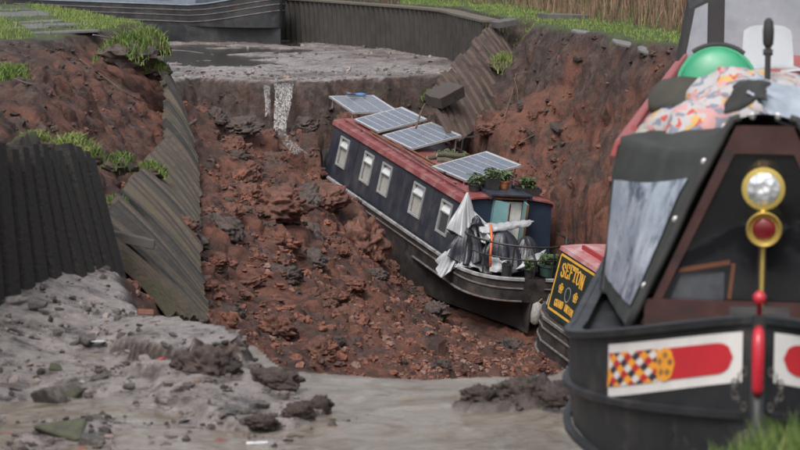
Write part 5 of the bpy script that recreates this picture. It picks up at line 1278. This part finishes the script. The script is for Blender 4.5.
# big soil clods one can pick out
BIG = [(361, 240, 29, 37.0, 1.0, 0, 'largest rounded soil boulder resting against the blue hull'), (268, 208, 40, 38, .55, 1, 'broad cracked soil hummock left of the blue bow'), (318, 200, 28, 40.2, .6, 2, 'cracked soil hummock directly below the blue bow'),
       (306, 124, 16, 46, .55, 3, 'brown boulder at the foot of the waterfall'), (240, 128, 22, 45, .5, 4, 'jagged dark clod left of the waterfall'), (215, 118, 14, 46, .8, 5, 'dark tilted clod below the far mud, near the left'),
       (374, 276, 12, 36.0, .7, 6, 'dark clod below the largest soil boulder'), (350, 285, 16, 32.5, .6, 7, 'red clod on the slope below the soil boulder'), (232, 150, 18, 43, .6, 1, 'red clod near the top of the left slope'),
       (330, 300, 17, 29.5, .45, 3, 'flat grey clod in the lower slope'), (250, 285, 16, 29, .5, 4, 'red clod halfway down the left slope'),
       (215, 265, 13, 27.8, .6, 5, 'small red clod beside the fallen left piling'), (310, 260, 18, 33.5, .5, 6, 'dark ridge clod in the middle of the slope'), (490, 128, 14, 43.5, .6, 7, 'clod behind the solar panels on the right slope')]
BIGS = [big_clod(i, M_CLODI) for i in range(5)]
for px, py, hw, Y, sq, v, lab in BIG:
    p = hit(px, py + hw * .35 * sq); Y = p[1]; s_ = hw * Y / F_PX; p = p + np.array([0, .3 * s_, .15 * s_])
    rock('soil_boulder', BIGS[v % 5], p, s_, (random.uniform(-.3, .3), random.uniform(-.3, .3), random.uniform(0, 6)), lab, 'soil clod', None, M_CLODD if 'dark' in lab or 'brown' in lab else None, (1, 1, sq * 1.2))
BIGD = [big_clod(i + 40, M_CLODD) for i in range(3)]
rn = random.Random(8); cnt = 0
def in_pit(x, y, mrg=.25): return poly_sd(PIT, np.array([x]), np.array([y]))[0] > mrg
INVA = np.array(A_POSE.inverted()); INVS = np.array(S_POSE.inverted())
def hits_boat(x, y, z, r=.0):
    q = INVA @ np.array([x, y, z, 1]); s_ = INVS @ np.array([x, y, z, 1])
    return (abs(q[0]) < 1.08 + r and -2.3 - r < q[1] < 9 and q[2] > -.1) or (abs(s_[0]) < 1.08 + r and -7.4 < s_[1] < .6 + r and s_[2] > -.1)
for k in range(20000):
    if cnt >= 220: break
    x, y = rn.uniform(-4.2, 5), rn.uniform(19.5, 48)
    if not in_pit(x, y, .5): continue
    z = float(gz(x, y)[0])
    if x < -2.9 and y < 41: continue
    s_ = (.06 + .24 * rn.random() ** 2.2) * (.55 if (x > 2.2 or (x > -.4 and y < 36)) else 1)
    if hits_boat(x, y, z, s_): continue
    reg = 'right hand cliff' if x > 2.6 else ('far rubble below the waterfall' if y > 43 else ('left slope of red earth' if x < -.8 else 'floor of the hole'))
    o = link('soil_clod', (BIGS + BIGD)[cnt % 8]); o.location = (x, y, z + s_ * .12); o.scale = (s_, s_, s_ * .85); o.rotation_euler = (rn.uniform(-.5, .5), rn.uniform(-.5, .5), rn.uniform(0, 6))
    tag(o, 'one of the loose earth clods on the ' + reg, 'soil clod', 'earth clods on the ' + reg); cnt += 1
# the uncountable rubble: one mesh
def rubble(name, X, Y, S_, tone, m, sink=.2, flat=.8, seed=3, sub=None):
    if sub is not None:
        a = rubble_arr(X[sub], Y[sub], S_[sub], sink, flat, seed, 2); b = rubble_arr(X[~sub], Y[~sub], S_[~sub], sink, flat, seed, 1)
        V = np.concatenate([a[0], b[0]]); Fa = np.concatenate([a[1], b[1] + len(a[0])]); tv = np.concatenate([np.repeat(tone[sub], a[2]), np.repeat(tone[~sub], b[2])])
    else:
        V, Fa, nv = rubble_arr(X, Y, S_, sink, flat, seed, 1); tv = np.repeat(tone, nv)
    me_ = fast_mesh(name, V, Fa, m, False)
    t = me_.attributes.new('tone', 'FLOAT', 'POINT'); t.data.foreach_set('value', tv.astype(np.float32))
    return link(name, me_)
def rubble_arr(X, Y, S_, sink, flat, seed, lev):
    r_ = np.random.RandomState(seed); n = len(X); Z = gfast(X, Y)
    bm = bmesh.new(); bmesh.ops.create_icosphere(bm, subdivisions=lev, radius=1); V0 = np.array([v.co for v in bm.verts]); F0 = np.array([[v.index for v in f.verts] for f in bm.faces]); bm.free()
    nv = len(V0)
    D = 1 + .30 * r_.randn(n, nv, 1).clip(-1.6, 1.6)
    V = V0[None] * D * (S_[:, None, None]) * (np.array([1, 1, flat]) * (1 + .25 * r_.randn(n, 1, 3)))
    a = r_.rand(n) * 6.28; c_, s_ = np.cos(a)[:, None], np.sin(a)[:, None]
    V = np.stack([V[..., 0] * c_ - V[..., 1] * s_, V[..., 0] * s_ + V[..., 1] * c_, V[..., 2]], -1)
    V += np.stack([X, Y, Z + S_ * sink], -1)[:, None]
    Fa = (F0[None] + (np.arange(n) * nv)[:, None, None]).reshape(-1, 3)
    return V.reshape(-1, 3), Fa, nv
def sample(n, x0, x1, y0, y1, cond, seed):
    r_ = np.random.RandomState(seed); X = r_.uniform(x0, x1, n); Y = r_.uniform(y0, y1, n); k = cond(X, Y, r_); return X[k], Y[k]
def pit_cond(X, Y, r_):
    z = gfast(X, Y); q = boat_local(A_POSE, X, Y, z); s_ = boat_local(S_POSE, X, Y, z)
    ok = poly_sd(PIT, X, Y) > .15
    ok &= ~((np.abs(q[0]) < 1.12) & (q[1] > -2.3) & (q[1] < 9)); ok &= ~((np.abs(s_[0]) < 1.1) & (s_[1] > -7.4) & (s_[1] < .6))
    ok &= ~((X < -2.6 - .035 * (Y - 22)) & (Y < 41) & (r_.rand(len(X)) < .75))
    dens = .10 + .62 * sstep(-.15, .35, fbm(X * .7, Y * .7, 61, 3)); dens = np.where(X > 2.2, dens * .6, dens); dens = np.maximum(dens, sstep(-.6, .3, X) * sstep(39, 34, Y) * (X < 2.6))
    return ok & (r_.rand(len(X)) < dens)
X, Y = sample(105000, -6.5, 6.2, 19, 49, pit_cond, 1)
r_ = np.random.RandomState(2); S_ = .011 + .062 * r_.rand(len(X)) ** 4.5
floorw = sstep(-1.2, .2, X) * sstep(38, 34, Y) * (X < 2.6)
S_ = S_ * (1 - .30 * floorw)
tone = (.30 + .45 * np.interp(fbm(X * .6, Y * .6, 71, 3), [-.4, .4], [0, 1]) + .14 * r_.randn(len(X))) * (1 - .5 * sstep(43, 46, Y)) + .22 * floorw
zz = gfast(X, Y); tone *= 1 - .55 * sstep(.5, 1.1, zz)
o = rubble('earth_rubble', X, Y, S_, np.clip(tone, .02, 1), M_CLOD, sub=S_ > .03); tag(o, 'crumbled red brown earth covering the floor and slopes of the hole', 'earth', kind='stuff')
# pebbles and flotsam on the near bed
def bed_cond(X, Y, r_):
    ok = (poly_sd(PIT, X, Y) < -.05) & (X > -3.5)
    d = .2 + .8 * sstep(.0, .35, fbm(X * 1.1, Y * 1.1, 81, 3)); d = d * np.where(X > -.6, .12, 1); d = np.maximum(d, .9 * (poly_sd(DARKBAR, X, Y) > 0)); d = np.maximum(d, .6 * sstep(15.6, 14.8, Y) * (X < .2))
    e1 = poly_sd(LEDGE, X, Y); e2 = poly_sd(PLATE, X, Y); d = d * np.where(e1 > .08, .2, 1); d = np.maximum(d, 1.0 * ((np.abs(e1 + .04) < .10) & (X > -2.0))); d = np.maximum(d, ((np.abs(e2 + .03) < .09) & (X > -1.35)) * 1.0)
    return ok & (r_.rand(len(X)) < d)
X, Y = sample(11000, -3.5, 1.6, 13.8, 21, bed_cond, 5); r_ = np.random.RandomState(6); S_ = .006 + .034 * r_.rand(len(X)) ** 4.5
M_PEB = clod_mat('bed_pebbles', [(0, (.025, .022, .02)), (.4, (.07, .06, .055)), (.6, (.14, .115, .10)), (.85, (.26, .225, .21)), (1, (.22, .15, .12))])
o = rubble('bed_gravel', X, Y, S_, np.clip(.34 + .26 * r_.randn(len(X)), 0, 1), M_PEB, .3, .7, 9); tag(o, 'fine dark gravel and flotsam scattered over the near canal bed', 'gravel', kind='stuff')
X, Y = sample(2600, -7, 1.8, 48, 64, lambda X, Y, r_: (poly_sd(PIT, X, Y) < -.05) & (poly_sd(CANAL, X, Y) > .3) & (r_.rand(len(X)) < .2 + .8 * sstep(52, 49.5, Y)), 15); r_ = np.random.RandomState(16); S_ = .02 + .05 * r_.rand(len(X)) ** 3
o = rubble('far_bed_gravel', X, Y, S_, np.clip(.6 + .25 * r_.randn(len(X)), 0, 1), M_PEB, .2, .6, 19); tag(o, 'broken pale mud and gravel on the far canal bed', 'gravel', kind='stuff')

# ------------------------------------------------------------------ waterfall
def fall_mat():
    m, b, L = base_mat('white_water'); tc = N(m, 'ShaderNodeTexCoord')
    def nz(sc, s_, d):
        mp = N(m, 'ShaderNodeMapping'); mp.inputs['Scale'].default_value = sc; L.new(tc.outputs['Object'], mp.inputs[0])
        n = N(m, 'ShaderNodeTexNoise', Scale=s_, Detail=d, Roughness=.7, Distortion=.4); L.new(mp.outputs[0], n.inputs['Vector']); return n.outputs['Fac']
    r = N(m, 'ShaderNodeValToRGB'); L.new(nz((9, 9, 2.2), 1.5, 8), r.inputs[0])
    r.color_ramp.elements[0].position = .36; r.color_ramp.elements[0].color = (.27, .26, .245, 1); r.color_ramp.elements[1].position = .56; r.color_ramp.elements[1].color = (.42, .415, .405, 1)
    L.new(r.outputs[0], b.inputs['Base Color']); b.inputs['Roughness'].default_value = .3
    a = N(m, 'ShaderNodeMapRange'); L.new(nz((22, 22, 7), 1.0, 8), a.inputs[0]); a.inputs[1].default_value = .49; a.inputs[2].default_value = .66
    L.new(a.outputs[0], b.inputs['Alpha']); return m
M_FALL = fall_mat()
wf = empty('waterfall', at(282, 84, 48)); tag(wf, 'white water spilling over the broken far bed into the hole', 'waterfall')
org = np.array(wf.location)
rn = random.Random(12)
def fall(pxs, w0, w1, name, layers=3, seed=0):
    """torn sheets of falling water along a path of (px,py,Y)"""
    mb = MB(); c_ = curve([at(*p) for p in pxs], 40)
    for k in range(layers):
        P = []
        for i, p in enumerate(c_):
            t = i / 39; hw = w0 + (w1 - w0) * t; row = []
            for u in np.linspace(-1, 1, 22):
                n1 = float(perlin(u * 3 + seed, t * 3, k * 3.1)); n2 = float(perlin(u * 7 + seed, t * 5, k * 5.3))
                row.append(p - org + np.array([hw * (u + .35 * n1), -.10 * k * t + .10 * n1 + .05 * n2, .05 * n2 - .10 * abs(u) * t]))
            P.append(row)
        mb.grid(P)
    return mb.build(name, M_FALL, wf, smooth=True)
fall([(284, 82, 48.2), (284, 88, 47.5), (283, 102, 47.1), (281, 114, 46.9), (280, 127, 46.7)], .21, .12, 'main_fall', 4, 1)
fall([(267, 83, 48.2), (267, 90, 47.5), (268, 100, 47.2), (268, 112, 47.0)], .07, .05, 'side_fall', 3, 5)
fall([(280, 130, 46.6), (286, 138, 45.9), (294, 145, 45.3), (302, 150, 44.9)], .07, .16, 'splash_run', 2, 9)

# ------------------------------------------------------------------ slabs, blocks, sticks, cables
M_SLAB = mat('wet_concrete', (.105, .102, .10), (.16, .157, .155), .45, .65, 5, .4, 30, c3=(.10, .095, .09), s3=2)
def slab(px, py, Y, lx, ly, h, rot, label, name='concrete_slab', m=None, cat='slab', grp=None):
    p = at(px, py, Y); r2 = random.Random(px); n = 7
    if name == 'concrete_slab' and px < 100: p = at_z(px, py, 1.53); p[2] = float(gz(p[0], p[1])[0]) + .02; m = mat('path_slab', (.075, .073, .072), (.11, .107, .105), .5, .7, 5, .4, 30)
    outl = [(lx / 2 * math.cos(a) * (1.25 if abs(math.cos(a) * math.sin(a)) > .35 else 1) * r2.uniform(.88, 1.1), ly / 2 * math.sin(a) * r2.uniform(.85, 1.12) * (1.25 if abs(math.cos(a) * math.sin(a)) > .35 else 1)) for a in np.linspace(.2, 6.48, 9)[:-1]]
    o = MB().prism([(x, y, -h) for x, y in outl], (0, 0, h)).build(name, m or M_SLAB, None, bevel=min(.012, h * .2)); o.location = p; o.rotation_euler = rot; tag(o, label, cat, grp); return o
for k, (px, py, Y, lx, ly) in enumerate([(20, 14, 44, 1.6, 1.5), (34, 19, 41.6, 1.5, 1.2), (46, 24, 39.6, 1.7, 1.2), (60, 31, 37.5, 1.8, 1.0), (22, 27, 39, 1.2, 1.1), (12, 8, 47, 1.5, 1.6), (36, 12, 44.6, 1.2, 1.4)]):
    slab(px, py, Y, lx * .8, ly * .9, .04, (random.uniform(-.03, .03), random.uniform(-.03, .03), random.uniform(-.2, .2)), 'grey towpath slab, %s from the broken edge' % ('nearest', 'second', 'third', 'fourth', 'fifth', 'sixth', 'seventh')[[6, 3, 1, 0, 2, 5, 4][k]] if False else
         ['pale towpath slab near the top left corner, behind the others', 'pale towpath slab in the middle of the broken path', 'wide towpath slab just behind the broken edge', 'foremost towpath slab jutting over the broken edge', 'towpath slab beside the left grass tuft', 'farthest towpath slab at the top left corner', 'towpath slab against the top grass strip'][k], grp='broken towpath slabs')
slab(443, 90, 43.9, .70, .5, .24, (.25, -.30, .5), 'tilted concrete coping block above the solar panels', 'coping_block', mat('mid_concrete', (.035, .029, .026), (.060, .050, .045), .6, .8, 5, .6, 20, c3=(.05, .03, .024), s3=3), 'concrete block')
slab(565, 14, 49.5, 1.2, .6, .32, (0, .03, .1), 'dark concrete block on the far grass bank', 'concrete_block', mat('dark_concrete', (.06, .058, .056), (.09, .086, .082), .6), 'concrete block')
slab(504, 20, 48.9, .5, .4, .14, (.1, -.15, .2), 'broken concrete edge above the leaning planks', 'coping_block', mat('dark_concrete', (.06, .058, .056)), 'concrete block')
slab(637, 45, 40.6, .9, .3, .05, (.15, .20, -.35), 'thin grey slab sagging at the lip of the right bank', grp='slabs on the right bank')
slab(655, 53, 39.6, .7, .25, .05, (.2, .35, -.5), 'lower end slab hanging from the right bank lip', grp='slabs on the right bank')
slab(597, 33, 43.2, 1.0, .25, .05, (.1, .12, -.4), 'narrow paving strip along the right bank edge', grp='slabs on the right bank')
slab(562, 126, hit(562, 126)[1], .42, .3, .08, (.4, .2, .4), 'grey slab fragment lying on the right soil slope', 'slab_fragment', mat('mid_concrete', (.035, .029, .026)), grp='slabs on the right bank')
slab(120, 232, 22.6, .12, .9, .10, (.1, .1, 1.0), 'short grey beam lying on top of the fallen piling', 'timber_beam', mat('grey_timber', (.075, .07, .064), (.05, .046, .042), .8), 'beam')
def stick(pts, r_, m, label, name='stick', cat='stick', grp=None):
    pts = [np.array(p) for p in pts]; o = empty(name, pts[0]); tag(o, label, cat, grp)
    c_ = curve(pts, 14) - pts[0]; MB().tube(c_, [r_ * (1 - .4 * k / 13) for k in range(14)], 6).build('shaft', m, o, smooth=True)
    if name in ('stick', 'root'): MB().tube([c_[6], c_[6] + np.array([.06, -.02, .10]) * (r_ / .02)], r_ * .5, 5).build('twig', m, o)
    else: MB().tube([c_[-1], c_[-1] + (c_[-1] - c_[-2]) * .4], r_ * .8, 6).build('tip', m, o)
    return o
M_STICK = mat('wet_branch', (.065, .046, .034), (.10, .075, .056), .75)
def hits(*pp): return [hit(*p) + np.array([0, -.05, .05]) for p in pp]
stick(hits((516, 76), (513, 92), (508, 108), (504, 124)), .016, M_STICK, 'long pale root hanging down the right slope, left of a pair', grp='roots on the right slope')
stick(hits((514, 80), (517, 92), (518, 104)), .013, M_STICK, 'short root hanging beside the long pale root', grp='roots on the right slope')
stick(hits((566, 130), (535, 137), (518, 147)), .013, M_STICK, 'thin branch lying across the foot of the right slope', grp='roots on the right slope')
stick(hits((602, 210), (590, 219), (577, 227)), .018, M_STICK, 'branch pointing at the striped pole on the right slope', grp='roots on the right slope')
stick([at(196, 120, 38), at(180, 132, 37.2), at(165, 144, 36.4)], .035, M_STICK, 'bare pole lying across the top of the fallen left piling', 'bare_pole', 'pole')
stick([at(93, 35, 37.2), at(105, 37, 37.5), at(120, 40, 38)], .014, mat('grey_cable', (.16, .16, .155)), 'pale cable sticking out of the broken towpath', 'cable', 'cable')
stick(hits((80, 62), (105, 80), (130, 98), (150, 106)), .012, M_STICK, 'long root trailing down the left soil face', 'root', 'root')
stick(hits((15, 82), (25, 86), (33, 88)), .012, M_STICK, 'short pale root sticking out below the left grass ledge', 'root', 'root')
stick([at(416, 128, 43.2), at(421, 112, 43.6), at(425, 104, 43.9)], .022, M_STICK, 'leaning grey post behind the third solar panel', 'leaning_post', 'post')
stick(hits((172, 52), (188, 53), (203, 55)), .016, mat('grey_cable', (.16, .16, .155)), 'mooring rope lying along the far mud by the grey boat', 'mooring_rope', 'rope')

# ------------------------------------------------------------------ grass, reeds, tufts
M_GRASS = clod_mat('grass_blades', [(0, (.035, .060, .012)), (.4, (.085, .145, .024)), (.7, (.135, .20, .038)), (1, (.21, .20, .075))])
M_REED = clod_mat('dead_reeds', [(0, (.055, .032, .020)), (.4, (.13, .078, .048)), (.7, (.19, .12, .075)), (1, (.25, .175, .115))])
def blades(name, X, Y, Z, H, W, tone, m, lean=.35, seed=0, droop=None):
    r_ = np.random.RandomState(seed); n = len(X); a = r_.rand(n) * 6.283; dx, dy = np.cos(a), np.sin(a)
    b = r_.rand(n) * 6.283; L_ = lean * r_.rand(n) * H; lx, ly = np.cos(b) * L_, np.sin(b) * L_
    p0 = np.stack([X - dx * W, Y - dy * W, Z - .03], -1); p1 = np.stack([X + dx * W, Y + dy * W, Z - .03], -1)
    q0 = np.stack([X - dx * W * .7 + lx * .4, Y - dy * W * .7 + ly * .4, Z + H * .6], -1); q1 = np.stack([X + dx * W * .7 + lx * .4, Y + dy * W * .7 + ly * .4, Z + H * .6], -1)
    tp = np.stack([X + lx, Y + ly, Z + H * (1 if droop is None else droop)], -1)
    V = np.stack([p0, p1, q1, q0, tp], 1).reshape(-1, 3); k = (np.arange(n) * 5)[:, None]
    Fa = np.concatenate([k + [0, 1, 2], k + [0, 2, 3], k + [3, 2, 4]])
    me_ = fast_mesh(name, V, Fa, m); t = me_.attributes.new('tone', 'FLOAT', 'POINT'); t.data.foreach_set('value', np.repeat(np.clip(tone, 0, 1), 5).astype(np.float32))
    return link(name, me_)
def bank_cond(lo, hi):
    def f(X, Y, r_):
        sc = poly_sd(CANAL, X, Y); sp = poly_sd(PIT, X, Y) + .30 * fbm(X * .9, Y * .9, 21, 3)
        return (sc < -lo) & (sc > -hi) & (sp < -.02)
    return f
# left bank grass
def left_g(X, Y, r_):
    ok = bank_cond(.05, 9)(X, Y, r_); px = 400 + F_PX * X / Y
    path = (poly_sd([(-6.1, 37.2), (-5.2, 37.2), (-5.9, 41), (-7.4, 47), (-9.5, 55), (-10.8, 55), (-8.6, 47), (-6.9, 41)], X, Y) > 0)
    return ok & ~(path & (r_.rand(len(X)) < .93))
X, Y = sample(130000, -12, -3.4, 22, 60, left_g, 21); r_ = np.random.RandomState(22); Z = gfast(X, Y)
o = blades('bank_grass', X, Y, Z, (.03 + .07 * r_.rand(len(X)) ** 2), .006 + .005 * r_.rand(len(X)), .62 + .22 * r_.randn(len(X)) + .3 * fbm(X, Y, 3, 2), M_GRASS, .5, 23); tag(o, 'bright green grass on the left bank beside the towpath', 'grass', kind='stuff')
X, Y = sample(150000, -12, 9, 36, 76, lambda X, Y, r_: bank_cond(.05, 3.2)(X, Y, r_) & (X > -9 + 0 * Y) & ((X > 1.8) | (Y > 57)), 24); r_ = np.random.RandomState(25); Z = gfast(X, Y)
o = blades('verge_grass', X, Y, Z, .025 + .06 * r_.rand(len(X)) ** 2, .008 + .007 * r_.rand(len(X)), .62 + .2 * r_.randn(len(X)) + .4 * fbm(X * .8, Y * .8, 3, 3), M_GRASS, .5, 26); tag(o, 'green grass verge along the far right bank', 'grass', kind='stuff')
X, Y = sample(90000, -14, 13, 34, 82, lambda X, Y, r_: bank_cond(1.5, 9)(X, Y, r_) & ((X > 1) | (Y > 58)) & (r_.rand(len(X)) < .35 + .65 * sstep(-.3, .3, fbm(X, Y, 9, 2))), 27); r_ = np.random.RandomState(28); Z = gfast(X, Y); sc = -poly_sd(CANAL, X, Y)
o = blades('dead_reeds', X, Y, Z, (.35 + .75 * r_.rand(len(X))) * (.45 + .55 * sstep(1.7, 2.8, sc)), .009 + .009 * r_.rand(len(X)), .45 + .25 * r_.randn(len(X)), M_REED, .45, 29); tag(o, 'brown dead reeds and bracken behind the far grass verge', 'reeds', kind='stuff')
# grass hanging over slumped edges and on the pile tops
def tuft(px, py, Y, r0, h, n, label, name='grass_tuft', seed=0, m=None, tone=.5, flatz=True, grp=None):
    p = at(px, py, Y)
    if Y > 28 and px > 160: p = hit(px, py)
    r_ = np.random.RandomState(seed); a = r_.rand(n) * 6.283; q = r0 * np.sqrt(r_.rand(n)) * (1 + .35 * np.sin(3 * a + seed)); X = q * np.cos(a); Y_ = q * np.sin(a)
    o = empty(name, p); tag(o, label, 'grass tuft', grp)
    dome = .55 * r0 * (1 - np.clip(q / r0, 0, 1.3) ** 2)
    b = blades('blades', X, Y_, dome, h * (.25 + .6 * r_.rand(n) ** 1.5), .005 + .005 * r_.rand(n), tone + .22 * r_.randn(n), m or M_GRASS, 1.5, seed + 1); b.parent = o
    me_ = CLODS[seed % 8].copy(); me_.materials[0] = M_CLODD; c_ = link('sod', me_, o); c_.scale = (r0 * .95, r0 * .95, r0 * .62); c_.location = (0, 0, -.06 * r0)
    return o
tuft(505, 66, 45.6, .34, .22, 700, 'pale green tuft growing on the right soil slope', seed=51, tone=.75)
tuft(428, 97, 43.8, .18, .16, 260, 'green tuft beside the tilted coping block', seed=52)
tuft(12, 90, 29.6, .50, .16, 2200, 'grassy ledge hanging at the left picture edge', seed=53, tone=.45)
tuft(146, 46, 39.6, .42, .22, 1200, 'grass sod slipping at the end of the left bank', seed=54, tone=.6)
tuft(128, 52, 38.0, .45, .20, 1200, 'dull green sod under the broken bank corner', seed=55, tone=.4)
tuft(72, 152, 22.0, .24, .12, 700, 'dry yellowish grass along the top of the near piling', seed=56, tone=.75)
tuft(90, 160, 21.8, .12, .16, 260, 'green tuft at the right end of the near piling', seed=57, tone=.6)
tuft(35, 148, 21.0, .22, .10, 500, 'thin dry grass on the near piling, left part', seed=58, tone=.7)
tuft(150, 172, 29.6, .20, .10, 400, 'mossy tuft on the middle of the fallen piling', seed=59, tone=.5)
tuft(116, 207, 25.0, .16, .10, 350, 'mossy tuft on the near end of the fallen piling', seed=60, tone=.5)
tuft(158, 70, 39.8, .22, .16, 500, 'grass growing over the far end of the fallen piling', seed=61, tone=.5)
tuft(120, 165, 25, .2, .10, 250, 'dark weeds in the gap behind the near piling', seed=62, tone=.2)
# blurred grass in front of the bow
X, Y = sample(9000, .8, 2.8, 7.8, 9.7, lambda X, Y, r_: (X > .9) & (r_.rand(len(X)) < sstep(1.0, 1.5, X)), 63); r_ = np.random.RandomState(64); Z = gfast(X, Y)
o = blades('near_grass', X, Y, Z, .06 + .24 * r_.rand(len(X)) * sstep(1.1, 1.6, X), .004 + .004 * r_.rand(len(X)), .45 + .2 * r_.randn(len(X)), M_GRASS, .7, 65); tag(o, 'blurred grass on the bank right in front of the bow', 'grass', kind='stuff')
